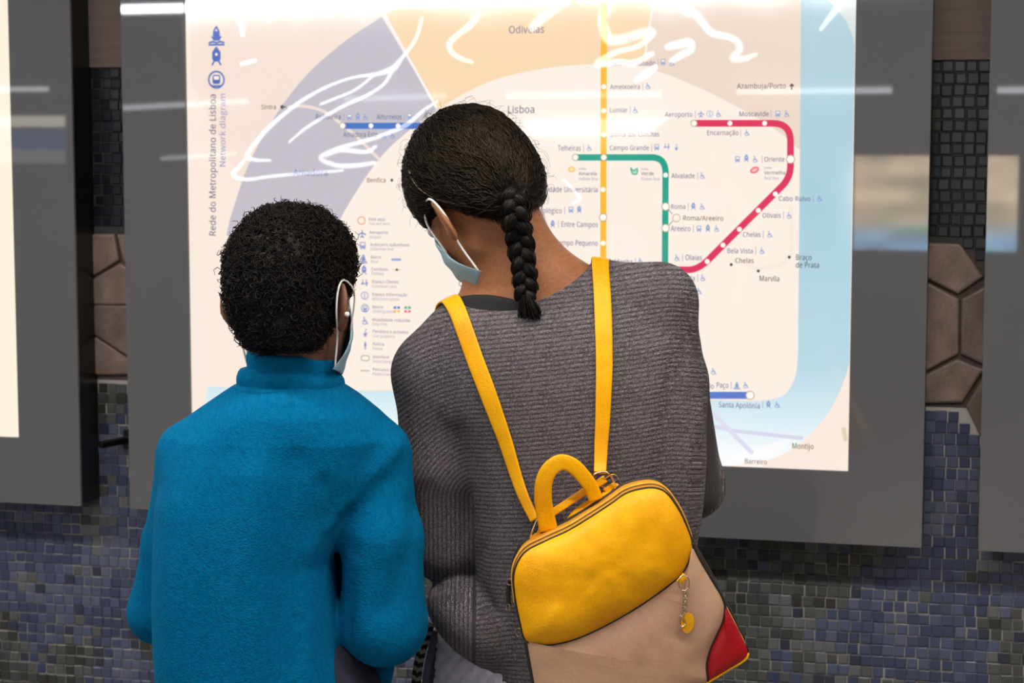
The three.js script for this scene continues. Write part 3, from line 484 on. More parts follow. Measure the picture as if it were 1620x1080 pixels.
{
  // strips of adhesive tape and the clip between the cases
  const leftPanel = panel('grey glass panel at the left edge with a bright cream lit notice', -1.7195 - 0.107 - PANEL.w, posterMaterial(drawNotice()));
  const rightPanel = panel('plain dark grey panel at the right edge beside the tiled gap', -1.7195 + PANEL.w + 0.099, posterMaterial(drawNotice()));
  const k = tag(group('wall_bracket'), 'black bracket arm bridging the gap between the left and middle panels', 'bracket'), a = onPlane(158, 704, -0.034), b = onPlane(207, 694, -0.088);
  k.position.copy(b); const d = a.clone().sub(b), arm = mesh('arm', rbox(d.length(), 0.013, 0.012, 0.002), matBlack, k); arm.position.copy(d).multiplyScalar(0.5); arm.quaternion.setFromUnitVectors(V(1, 0, 0), d.clone().normalize());
  const foot = mesh('foot', rbox(0.03, 0.04, 0.006, 0.002), matBlack, k); foot.position.z = 0.002;
}
// ================================================================ people: shared helpers
// A person's own frame: x across the picture, y up, z towards the camera. `D` is the level distance from the camera, `x0` where the person stands.
function frameOf(D, x0) {
  const eye = V(-x0, EYE.y, D), rx = new THREE.Matrix4().makeRotationX(PITCH);
  const ray = (u, v) => V((u - IMG_W / 2) / FOCAL, -(v - IMG_H / 2) / FOCAL, -1).applyMatrix4(rx);
  const P = (u, v, z = 0) => { const d = ray(u, v); return eye.clone().addScaledVector(d, (z - D) / d.z); };
  const origin = V(x0, 0, -D).applyAxisAngle(V(0, 1, 0), YAW).add(V(EYE.x, 0, EYE.z));
  const hit = (f, u, v, off = 0) => { const d = ray(u, v).normalize(), p = eye.clone().addScaledVector(d, D - 0.6), best = p.clone(); let near = 9; for (let i = 0; i < 160; i++) { const s = f(p.x, p.y, p.z) - off; if (s < near) { near = s; best.copy(p); } if (s < 0.0004) return p; p.addScaledVector(d, Math.max(0.0008, Math.min(0.02, s * 0.8))); } return snap(f, best, off, 5); };
  const pix = (p) => { const q = p.clone().sub(eye).applyMatrix4(rx.clone().invert()); return [IMG_W / 2 + FOCAL * q.x / -q.z, IMG_H / 2 - FOCAL * q.y / -q.z]; };
  return { D, x0, P, hit, pix, origin, eye, mm: D / FOCAL };
}
function stand(name, F) { const g = group(name); g.position.copy(F.origin); g.rotation.y = YAW; return g; }
// moves a field given in its own axes to a place and turn
function placed(f, m) { const q = m.clone().invert().elements; return (x, y, z) => f(q[0] * x + q[4] * y + q[8] * z + q[12], q[1] * x + q[5] * y + q[9] * z + q[13], q[2] * x + q[6] * y + q[10] * z + q[14]); }
const pose = (at, yaw, pitch, roll) => { const m = new THREE.Matrix4().makeRotationZ(roll).multiply(new THREE.Matrix4().makeRotationY(yaw)).multiply(new THREE.Matrix4().makeRotationX(pitch)); return m.setPosition(at); };
// a head in its own axes: x right, y up, face towards -z
function headField(k = 1, earOut = 0.5, earX = 0.083) {
  const s = (x, y, z) => V(x * k, y * k, z * k);
  const skull = blend([
    [ell(s(0, 0.028, 0.008), 0.072 * k, 0.086 * k, 0.092 * k)], [ell(s(0, 0.0, -0.03), 0.064 * k, 0.082 * k, 0.062 * k), 0.02],
    [ell(s(0, -0.05, -0.035), 0.054 * k, 0.056 * k, 0.056 * k), 0.03], [cone(s(0, -0.098, -0.066), s(0, -0.1, -0.06), 0.019 * k), 0.03],
    [cone(s(-0.045, -0.062, 0.0), s(-0.022, -0.096, -0.055), 0.017 * k), 0.025], [cone(s(0.045, -0.062, 0.0), s(0.022, -0.096, -0.055), 0.017 * k), 0.025],
    [ell(s(0, 0.03, -0.083), 0.046 * k, 0.012 * k, 0.012 * k), 0.016],
    [cone(s(0, 0.008, -0.094), s(0, -0.03, -0.114), 0.007 * k, 0.011 * k), 0.012], [cone(s(-0.014, -0.036, -0.1), s(0.014, -0.036, -0.1), 0.008 * k), 0.01],
    [ell(s(0, -0.062, -0.092), 0.024 * k, 0.007 * k, 0.01 * k), 0.008], [ell(s(0, -0.073, -0.09), 0.02 * k, 0.007 * k, 0.01 * k), 0.008],
  ], 0.02);
  const socket = [-1, 1].map((q) => ell(s(q * 0.032, 0.006, -0.099), 0.016 * k, 0.01 * k, 0.013 * k));
  const ears = [-1, 1].map((q) => {
    const m = new THREE.Matrix4().makeRotationY(q * earOut).multiply(new THREE.Matrix4().makeRotationX(-0.12)).setPosition(s(q * earX, -0.012, 0.012));
    const shell = ell(V(0, 0, 0), 0.0062 * k, 0.031 * k, 0.0185 * k), bowl = ell(V(q * 0.006, 0.003, -0.003), 0.006 * k, 0.02 * k, 0.011 * k), lobe = ell(V(0, -0.026, -0.006), 0.005 * k, 0.011 * k, 0.009 * k);
    return placed((x, y, z) => smin(smax(shell(x, y, z), -bowl(x, y, z), 0.004), lobe(x, y, z), 0.006), m);
  });
  return (x, y, z) => { let d = skull(x, y, z); for (const f of socket) d = smax(d, -f(x, y, z), 0.008); for (const f of ears) d = smin(d, f(x, y, z), 0.007); return d; };
}
// a loosely curled hand; m places it with the fingers along its -z, the back of the hand up (+y); side = which side the thumb leaves
function handField(m, side, k = 1) {
  const parts = [[ell(V(0, 0, -0.045 * k), 0.042 * k, 0.015 * k, 0.05 * k)], [cone(V(-0.022 * k, 0, -0.06 * k), V(0.024 * k, 0, -0.06 * k), 0.013 * k), 0.012]];
  [[-0.031, 0.062], [-0.0105, 0.073], [0.0105, 0.069], [0.031, 0.055]].forEach(([x0, len], i) => {
    const x = x0 * k * side * -1, a = V(x, 0, -0.082 * k), b = V(x * 1.06, -0.008 * k, (-0.082 - len * 0.45) * k), c = V(x * 1.05, -0.026 * k - i * 0.001, (-0.082 - len * 0.72) * k), d = V(x * 1.02, -0.046 * k, (-0.082 - len * 0.78) * k);
    parts.push([cone(a, b, 0.0092 * k, 0.0086 * k), 0.006], [cone(b, c, 0.0086 * k, 0.008 * k), 0.003], [cone(c, d, 0.008 * k, 0.0068 * k), 0.003]);
  });
  const t = side * k;
  parts.push([cone(V(-0.03 * t, -0.004 * k, -0.03 * k), V(-0.052 * t, -0.014 * k, -0.06 * k), 0.013 * k, 0.0105 * k), 0.01], [cone(V(-0.052 * t, -0.014 * k, -0.06 * k), V(-0.05 * t, -0.024 * k, -0.092 * k), 0.0102 * k, 0.0078 * k), 0.004]);
  return placed(blend(parts, 0.008), m);
}
// smooth tubes gathered into one geometry (curls, strands)
function tubes(list) {                                     // [[points, radius | fn, sides]]
  let nv = 0, ni = 0; for (const [p, , s] of list) { nv += p.length * s; ni += (p.length - 1) * s * 6; }
  const pos = new Float32Array(nv * 3), nrm = new Float32Array(nv * 3), idx = new Uint32Array(ni); let o = 0, q = 0;
  const t = V(0, 0, 0), s = V(0, 0, 0), w = V(0, 0, 0);
  for (const [p, r, sides] of list) {
    const base = o; s.set(0.31, 0.72, 0.62);
    for (let i = 0; i < p.length; i++) {
      t.copy(p[Math.min(i + 1, p.length - 1)]).sub(p[Math.max(0, i - 1)]).normalize(); s.addScaledVector(t, -s.dot(t)).normalize(); w.copy(t).cross(s);
      const R = typeof r === 'function' ? r(i / (p.length - 1)) : r;
      for (let k = 0; k < sides; k++) { const a = k / sides * Math.PI * 2, c = Math.cos(a), d = Math.sin(a), nx = s.x * c + w.x * d, ny = s.y * c + w.y * d, nz = s.z * c + w.z * d; pos.set([p[i].x + nx * R, p[i].y + ny * R, p[i].z + nz * R], o * 3); nrm.set([nx, ny, nz], o * 3); o++; }
    }
    for (let i = 0; i < p.length - 1; i++) for (let k = 0; k < sides; k++) { const a = base + i * sides + k, b = base + i * sides + (k + 1) % sides; idx.set([a, b, a + sides, b, b + sides, a + sides], q); q += 6; }
  }
  const g = new THREE.BufferGeometry(); g.setAttribute('position', new THREE.BufferAttribute(pos, 3)); g.setAttribute('normal', new THREE.BufferAttribute(nrm, 3)); g.setAttribute('uv', new THREE.BufferAttribute(new Float32Array(nv * 2), 2)); g.setIndex(new THREE.BufferAttribute(idx, 1));
  return g;
}
// a shoe: sole and upper in one, toe towards -z
function shoeField(x, z) { return blend([[ell(V(x, 0.045, z + 0.03), 0.042, 0.05, 0.055)], [ell(V(x, 0.032, z - 0.07), 0.044, 0.034, 0.1), 0.04], [cone(V(x, 0.06, z + 0.03), V(x, 0.11, z + 0.03), 0.042), 0.03]], 0.03); }
const floored = (f) => (x, y, z) => Math.max(f(x, y, z), 0.001 - y);
// a pleated surgical mask on a head placed by m (k: head size); returns the sheet, lips and edges as one geometry
function maskGeometry(m, k, { open = 0 } = {}) {
  const nu = 44, nv = 30, pos = [], uv = [], idx = [];
  const at = (i, j, t) => {
    const a = (i / nu * 2 - 1), f = 1 - j / nv, phi = a * (1.2 + 0.4 * (1 - f)), top = 0.012 - 0.054 * Math.pow(Math.abs(a), 1.6), low = -0.114 + 0.014 * Math.pow(Math.abs(a), 2);
    const y = lerp(low, top, f), swell = Math.cos(phi * 0.9), mid = Math.sin(f * Math.PI);
    const nose = 0.012 * Math.exp(-(a * a) / 0.02) * smooth(f, 0.3, 0.9), pleat = 0.0022 * Math.sin(f * Math.PI * 7) * (1 - Math.abs(a) ** 4), flare = open * smooth(Math.abs(a), 0.6, 1);
    const rx = 0.068 + 0.008 * mid + flare * 0.4, rz = 0.1 + 0.013 * mid * swell + nose + pleat - 0.012 * (1 - f);
    return V(Math.sin(phi) * (rx + t) * (1 - 0.12 * (1 - f)), y, -Math.cos(phi) * (rz + t) - 0.004 + flare * 0.1).multiplyScalar(k).applyMatrix4(m);
  };
  for (const t of [0.002, 0]) for (let j = 0; j <= nv; j++) for (let i = 0; i <= nu; i++) { const p = at(i, j, t); pos.push(p.x, p.y, p.z); uv.push(i / nu, j / nv); }
  const W = nu + 1, H = W * (nv + 1);
  for (let j = 0; j < nv; j++) for (let i = 0; i < nu; i++) { const a = j * W + i; idx.push(a, a + W, a + 1, a + 1, a + W, a + W + 1, H + a, H + a + 1, H + a + W, H + a + 1, H + a + W + 1, H + a + W); }
  const rim = (a, b) => idx.push(a, b, H + a, b, H + b, H + a);
  for (let i = 0; i < nu; i++) { rim(i, i + 1); rim(nv * W + i + 1, nv * W + i); } for (let j = 0; j < nv; j++) { rim((j + 1) * W, j * W); rim(j * W + nu, (j + 1) * W + nu); }
  const g = new THREE.BufferGeometry(); g.setAttribute('position', new THREE.Float32BufferAttribute(pos, 3)); g.setAttribute('uv', new THREE.Float32BufferAttribute(uv, 2)); g.setIndex(idx); g.computeVertexNormals();
  return { geometry: g, corner: (side, low) => at(side < 0 ? 0 : nu, low ? nv - 2 : 2, 0.001) };
}
const skinTex = dataTexture(256, 256, (() => { const a = tileNoise(21, 60), b = tileNoise(22, 9), c = tileNoise(23, 120); return (u, v) => { const t = 0.9 + 0.1 * a(u, v) + 0.08 * (b(u, v) - 0.5) + 0.08 * (c(u, v) - 0.5); return [t, t * 0.985, t * 0.97]; }; })(), { srgb: true });
const skin = (c) => std({ color: c, map: scaled(skinTex, 6, 6), roughness: 0.52, ior: 1.4, sheen: 0.1, sheenColor: rgb(0.6, 0.4, 0.3), sheenRoughness: 0.6 });
const matHair = std({ color: rgb(0.0045, 0.0034, 0.003), roughness: 0.5, ior: 1.5, specularIntensity: 0.4 });
const matHairBrown = std({ color: rgb(0.006, 0.004, 0.0032), roughness: 0.4, ior: 1.5, specularIntensity: 0.6, specularColor: rgb(1, 0.78, 0.62) });
const matMask = std({ color: rgb(0.36, 0.56, 0.69), roughness: 0.85, bumpMap: scaled(dataTexture(128, 128, (u, v) => { const a = Math.sin(u * Math.PI * 16) * Math.sin(v * Math.PI * 16); return 0.5 + 0.5 * a; }), 6, 4), bumpScale: 0.0006 });
const matLoop = std({ color: rgb(0.78, 0.77, 0.76), roughness: 0.8 });
const denimTex = dataTexture(256, 256, (() => { const a = tileNoise(41, 128), b = tileNoise(42, 10); return (u, v) => { const t = 0.75 + 0.35 * a(u, v) + 0.2 * (b(u, v) - 0.5) + 0.08 * Math.sin((u + v) * Math.PI * 128); return [0.13 * t, 0.17 * t, 0.27 * t]; }; })(), { srgb: true });
const matDenim = std({ map: scaled(denimTex, 5, 5), roughness: 0.9 });
const matShoe = std({ color: rgb(0.55, 0.54, 0.52), roughness: 0.7 });
// ================================================================ the boy in the teal fleece
const FB = frameOf(2.7, -0.314), boy = stand('person', FB);
tag(boy, 'child in a teal fleece jacket with short curly black hair', 'person');
{
  const { P, hit } = FB, px = FB.mm, HEAD = pose(P(461, 466, 0), -0.44, -0.1, 0.02), K = 0.98;
  const head = placed(headField(K, 0.85, 0.087), HEAD), hp = (x, y, z) => V(x * K, y * K, z * K).applyMatrix4(HEAD);
  // --- body: one surface from crown to toes
  const hip = P(445, 1085, -0.01), knee = [-1, 1].map((s) => V(hip.x + s * 0.075, 0.42, -0.02)), ankle = [-1, 1].map((s) => V(hip.x + s * 0.08, 0.09, 0.01));
  const wrist = [P(395, 985, -0.27), P(590, 1010, -0.27)];
  const hands = [handField(pose(wrist[0], -0.5, -0.1, -0.4), -1, 0.82), handField(pose(wrist[1], 0.5, -0.1, 0.4), 1, 0.82)];
  const body = floored(blend([
    [head], [cone(P(461, 520, 0.0), P(458, 640, 0.0), 0.043, 0.05), 0.03],
    [ell(P(440, 760, 0), 0.1, 0.13, 0.065), 0.05], [ell(P(410, 930, 0), 0.085, 0.16, 0.065), 0.05], [ell(hip, 0.1, 0.1, 0.085), 0.06],
    [cone(P(330, 700, -0.01), P(268, 870, -0.05), 0.036, 0.03), 0.03], [cone(P(268, 870, -0.05), P(246, 965, -0.06), 0.03, 0.028), 0.02], [cone(P(246, 965, -0.06), wrist[0], 0.028, 0.02), 0.02],
    [cone(P(580, 715, 0.0), P(606, 860, 0.02), 0.036, 0.03), 0.03], [cone(P(606, 860, 0.02), P(606, 975, 0.01), 0.03, 0.028), 0.02], [cone(P(606, 975, 0.01), wrist[1], 0.028, 0.02), 0.02],
    ...[0, 1].map((i) => [cone(V(hip.x + (i - 0.5) * 0.13, hip.y - 0.04, -0.01), knee[i], 0.068, 0.045), 0.03]), ...[0, 1].map((i) => [cone(knee[i], ankle[i], 0.044, 0.03), 0.02]),
    ...[0, 1].map((i) => [cone(ankle[i], V(ankle[i].x, 0.03, -0.11), 0.028, 0.024), 0.02]),
  ], 0.03));
  const withHands = (x, y, z) => Math.min(body(x, y, z), hands[0](x, y, z), hands[1](x, y, z));
  const yN = P(0, 640).y, box = (f, c, r, cell) => surface(f, V(c.x - r, c.y - r, c.z - r), V(c.x + r, c.y + r, c.z + r), cell);
  const handAt = (i) => wrist[i].clone().add(V(0, -0.02, -0.06));
  const bodyG = join([
    surface(body, V(hip.x - 0.16, yN - 0.004, -0.18), V(hip.x + 0.2, P(0, 300).y, 0.16), 0.0036),
    surface(body, V(hip.x - 0.34, 0, -0.38), V(hip.x + 0.36, yN, 0.18), 0.011),
    box(withHands, handAt(0), 0.1, 0.0035), box(withHands, handAt(1), 0.1, 0.0035)]);
  const matSkin = skin(rgb(0.205, 0.098, 0.06));
  mesh('body', bodyG, matSkin, boy);
  for (const s of [-1, 1]) mesh('eye', new THREE.SphereGeometry(0.0115, 16, 12).translate(...hp(s * 0.032, 0.006, -0.084).toArray()), std({ color: rgb(0.6, 0.58, 0.55), roughness: 0.15 }), boy);
  // --- hair: a cap of tight curls
  const face = ell(V(0, -0.062, -0.085), 0.1, 0.085, 0.08), earHole = [-1, 1].map((s) => ell(V(s * 0.094, -0.022, -0.002), 0.03, 0.046, 0.042));
  const capOwn = (x, y, z) => {
    x /= K; y /= K; z /= K;
    let d = blend([[ell(V(0, 0.03, 0.008), 0.0815, 0.088, 0.098)], [ell(V(0.008, -0.02, 0.032), 0.064, 0.06, 0.06), 0.04], [ell(V(0.012, -0.055, 0.044), 0.048, 0.04, 0.038), 0.03], [ell(V(0, 0.058, -0.012), 0.066, 0.056, 0.08), 0.03]])(x, y, z);
    d = smax(d, -face(x, y, z), 0.012); for (const f of earHole) d = smax(d, -f(x, y, z), 0.008);
    return smax(d, -0.074 - y + 0.1 * Math.max(0, -z + 0.02), 0.01) * K;
  };
  const cap = placed(capOwn, HEAD), lump = (x, y, z) => cap(x, y, z) + 0.0035 * fbm(x * 70, y * 70, z * 70, 2);
  const c0 = HEAD.elements, hairC = V(c0[12], c0[13] + 0.03, c0[14]), capG = surface(lump, hairC.clone().addScalar(-0.16), hairC.clone().addScalar(0.16), 0.004);
  const r = rng(5), list = [], ps = capG.attributes.position, N = ps.count;
  for (let i = 0; i < 5200; i++) {
    const k = Math.floor(r() * N), p = V(ps.getX(k), ps.getY(k), ps.getZ(k)), n = gradient(cap, p), s = n.clone().cross(V(r() - 0.5, r() - 0.5, r() - 0.5)).normalize(), w = n.clone().cross(s);
    const R = 0.0026 + r() * 0.0036, turns = 0.9 + r() * 1.1, lift = 0.003 + r() * 0.006, lean = s.clone().multiplyScalar((r() - 0.5) * 0.012), pts = [], m = 9, ph = r() * 6.28;
    const long = r() < 0.06 ? 1.7 : 1;
    for (let j = 0; j <= m; j++) { const t = j / m, a = ph + t * turns * 6.28; pts.push(p.clone().addScaledVector(n, -0.002 + lift * t * long + R * 0.5 * Math.sin(a * 1.3)).addScaledVector(s, R * Math.cos(a)).addScaledVector(w, R * Math.sin(a)).addScaledVector(lean, t)); }
    list.push([pts, (t) => 0.0013 * (1 - 0.75 * t), 4]);
  }
  mesh('hair', join([capG, tubes(list)]), matHair, boy);
  // --- fleece jacket
  const st = [[604, 408, 515, 0, 0.06], [622, 378, 548, 0, 0.08], [650, 338, 585, 0, 0.094], [690, 288, 612, 0, 0.103], [740, 262, 600, 0.0, 0.108], [800, 248, 560, 0, 0.112], [880, 244, 527, 0, 0.115], [950, 243, 533, 0, 0.118], [1020, 245, 541, 0, 0.12], [1090, 250, 560, 0, 0.122], [1120, 254, 560, 0, 0.12]];
  const torso = loft(st.map(([v, a, b, zc, zr]) => [P(0, v).y, P(a, v).x, P(b, v).x, zc, zr]), 2.4);
  const Rr = (n) => n * px;
  const jacketRaw = blend([
    [torso], [cone(P(395, 655, 0), P(300, 712, -0.005), Rr(52), Rr(46)), 0.04], [cone(P(520, 655, 0), P(594, 718, 0), Rr(50), Rr(52)), 0.04],
    [cone(P(297, 722, -0.015), P(268, 860, -0.05), Rr(46), Rr(44)), 0.02], [cone(P(268, 860, -0.05), P(252, 968, -0.07), Rr(44), Rr(50)), 0.012], [cone(P(252, 968, -0.07), wrist[0], Rr(46), 0.034), 0.02],
    [cone(P(596, 722, 0.0), P(605, 850, 0.02), Rr(52), Rr(62)), 0.02], [cone(P(605, 850, 0.02), P(607, 985, 0.015), Rr(62), Rr(68)), 0.016], [cone(P(607, 985, 0.015), wrist[1], Rr(62), 0.036), 0.02], [ell(P(566, 965, -0.1), 0.06, 0.17, 0.03), 0.004],
  ], 0.02);
  const Z = 0.1, jacketFold = creased(jacketRaw, [
    [[P(512, 770, Z), P(516, 830, Z), P(528, 862, Z), P(548, 872, 0.07)], 0.012, 0.012], [[P(560, 745, Z), P(535, 790, Z), P(518, 826, Z)], 0.022, 0.004],
    [[P(532, 872, 0.08), P(546, 930, 0.06), P(551, 1010, 0.05), P(548, 1070, 0.05)], 0.009, 0.02],
    [[P(350, 720, Z), P(330, 850, 0.12), P(320, 1080, 0.12)], 0.036, 0.011], [[P(400, 760, 0.11), P(395, 900, 0.12), P(420, 1080, 0.12)], 0.028, -0.008], [[P(470, 740, 0.11), P(465, 880, 0.12), P(450, 1080, 0.12)], 0.03, 0.011],
    [[P(500, 880, 0.1), P(495, 980, 0.1), P(480, 1090, 0.1)], 0.022, -0.006], [[P(290, 800, 0.07), P(280, 950, 0.08), P(285, 1090, 0.08)], 0.02, -0.006],
    [[P(620, 770, 0.06), P(640, 880, 0.07), P(622, 1000, 0.07)], 0.02, 0.003], [[P(575, 900, 0.07), P(580, 990, 0.07), P(600, 1040, 0.06)], 0.014, -0.003], [[P(640, 985, 0.05), P(600, 1035, 0.06), P(565, 1050, 0.05)], 0.012, 0.003],
    [[P(634, 704, 0.04), P(590, 748, 0.06), P(552, 800, 0.07), P(530, 836, 0.08)], 0.014, -0.006], [[P(655, 800, 0.03), P(640, 900, 0.06), P(618, 960, 0.07)], 0.018, 0.006],
    [[P(225, 900, -0.02), P(238, 985, -0.02)], 0.012, 0.002],
  ]);
  const jacket = (x, y, z) => jacketFold(x, y, z) + 0.0016 * fbm(x * 9, y * 5, z * 9 + 3, 2);
  const fleece = dataTexture(512, 512, (() => { const a = tileNoise(51, 170), b = tileNoise(52, 60), c = tileNoise(53, 12); return (u, v) => 0.5 + 0.5 * (a(u, v) - 0.5) + 0.12 * (b(u, v) - 0.5) + 0.1 * (c(u, v) - 0.5); })());
  const fleeceCol = dataTexture(512, 512, (() => { const a = tileNoise(54, 200), b = tileNoise(55, 50); return (u, v) => { const t = 0.94 + 0.16 * (a(u, v) - 0.5) + 0.1 * (b(u, v) - 0.5); return [0.9 * t, t, t]; }; })(), { srgb: true });
  const matFleece = std({ color: rgb(0.0, 0.135, 0.305), map: scaled(fleeceCol, 4.5, 4.5), bumpMap: scaled(fleece, 4.5, 4.5), bumpScale: 0.0012, roughness: 0.95, sheen: 0.3, sheenColor: rgb(0.02, 0.36, 0.55), sheenRoughness: 0.5, specularIntensity: 0.12 });
  mesh('fleece_jacket', surface(jacket, V(P(180, 0).x - 0.02, P(0, 1122).y - 0.05, -0.34), V(P(700, 0).x + 0.02, P(0, 560).y, 0.16), 0.0058, (p) => [p.x - (p.z - 0.11) * 0.8 * Math.tanh((p.x - P(395, 0).x) / 0.1), p.y]), matFleece, boy);
  // stand-up collar: a rolled double ring, open at the front
  const rows = 26, cols = 72, pos = [], uv = [], idx = [], cA = P(455, 618, 0.0), cB = P(459, 578, 0.0);
  const prof = [[0.074, -0.02, 0], [0.0745, 0.0, 0], [0.074, 0.009, 0], [0.0695, 0.0105, 0], [0.0705, 0.016, 0], [0.0708, 0.026, 0], [0.067, 0.034, 0], [0.0595, 0.0365, 0], [0.0575, 0.039, 0], [0.0585, 0.046, 0], [0.0585, 0.055, 0], [0.0565, 0.0605, 0], [0.053, 0.0615, 0], [0.0505, 0.057, 0], [0.051, 0.03, 0], [0.054, -0.012, 0]];
  const profC = new THREE.CatmullRomCurve3(prof.map(([a, b]) => V(a, b, 0)), false, 'centripetal').getPoints(rows - 1);
  for (let i = 0; i <= cols; i++) {
    const a = -Math.PI / 2 + 0.2 + (i / cols) * (Math.PI * 2 - 0.4);                  // starts and ends at the open front (-z)
    const front = smooth(-Math.sin(a), 0.2, 1), right = smooth(Math.cos(a), 0.2, 0.9);
    for (const q of profC) { const h = q.y / 0.062, R = q.x * (1 + 0.1 * front * right * h) + 0.0008 * Math.sin(a * 7 + h * 5); const p = V(lerp(cA.x, cB.x, clamp(h, 0, 1)) + Math.cos(a) * R * 1.0 + right * 0.004 + front * right * 0.012, cA.y + q.y * 0.86 - front * 0.022 - right * 0.013 * (1 - 0.4 * h) - (1 - right) * 0.0 , Math.sin(a) * R * 0.95 - 0.004); pos.push(p.x, p.y, p.z); uv.push(a * 0.06, q.y); }
  }
  for (let i = 0; i < cols; i++) for (let j = 0; j < rows - 1; j++) { const k = i * rows + j; idx.push(k, k + 1, k + rows, k + 1, k + rows + 1, k + rows); }
  const cg = new THREE.BufferGeometry(); cg.setAttribute('position', new THREE.Float32BufferAttribute(pos, 3)); cg.setAttribute('uv', new THREE.Float32BufferAttribute(uv, 2)); cg.setIndex(idx); cg.computeVertexNormals();
  mesh('collar', cg, matFleece, boy);
  // --- mask, ear loops, ear stud
  const mk = maskGeometry(HEAD, K, { open: 0.022 });
  mesh('face_mask', mk.geometry, matMask, boy);
  for (const s of [-1, 1]) {
    const e = (x, y, z) => hp(s * x, y, z), loop = curve([mk.corner(s, false), e(0.082, 0.004, -0.03), e(0.086, 0.021, 0.008), e(0.091, 0.006, 0.03), e(0.088, -0.024, 0.028), e(0.08, -0.05, 0.01), mk.corner(s, true)], 40);
    mesh('ear_loop', sweep(loop, { a: 0.0014, sides: 6 }), matLoop, boy);
  }
  const stud = hit(body, 549, 497, 0); mesh('ear_stud', new THREE.SphereGeometry(0.0036, 14, 10).translate(stud.x, stud.y, stud.z), std({ color: rgb(0.85, 0.82, 0.82), roughness: 0.15, clearcoat: 1 }), boy);
  // --- jeans and shoes
  const jeans = blend([[ell(hip, 0.127, 0.112, 0.098)], ...[0, 1].map((i) => [cone(V(hip.x + (i - 0.5) * 0.13, hip.y - 0.05, -0.01), V(knee[i].x, 0.42, -0.02), 0.085, 0.062), 0.03]), ...[0, 1].map((i) => [cone(V(knee[i].x, 0.42, -0.02), V(ankle[i].x, 0.1, 0.01), 0.062, 0.055), 0.02])], 0.03);
  mesh('trousers', surface((x, y, z) => Math.max(jeans(x, y, z) + 0.002 * fbm(x * 16, y * 16, z * 16, 2), 0.07 - y), V(hip.x - 0.2, 0.05, -0.2), V(hip.x + 0.2, hip.y + 0.12, 0.18), 0.008), std({ color: rgb(0.012, 0.015, 0.03), roughness: 0.9 }), boy);
  for (const i of [0, 1]) mesh('shoe', surface(floored(shoeField(ankle[i].x, 0.0)), V(ankle[i].x - 0.08, -0.01, -0.22), V(ankle[i].x + 0.08, 0.16, 0.12), 0.006), matShoe, boy);
}
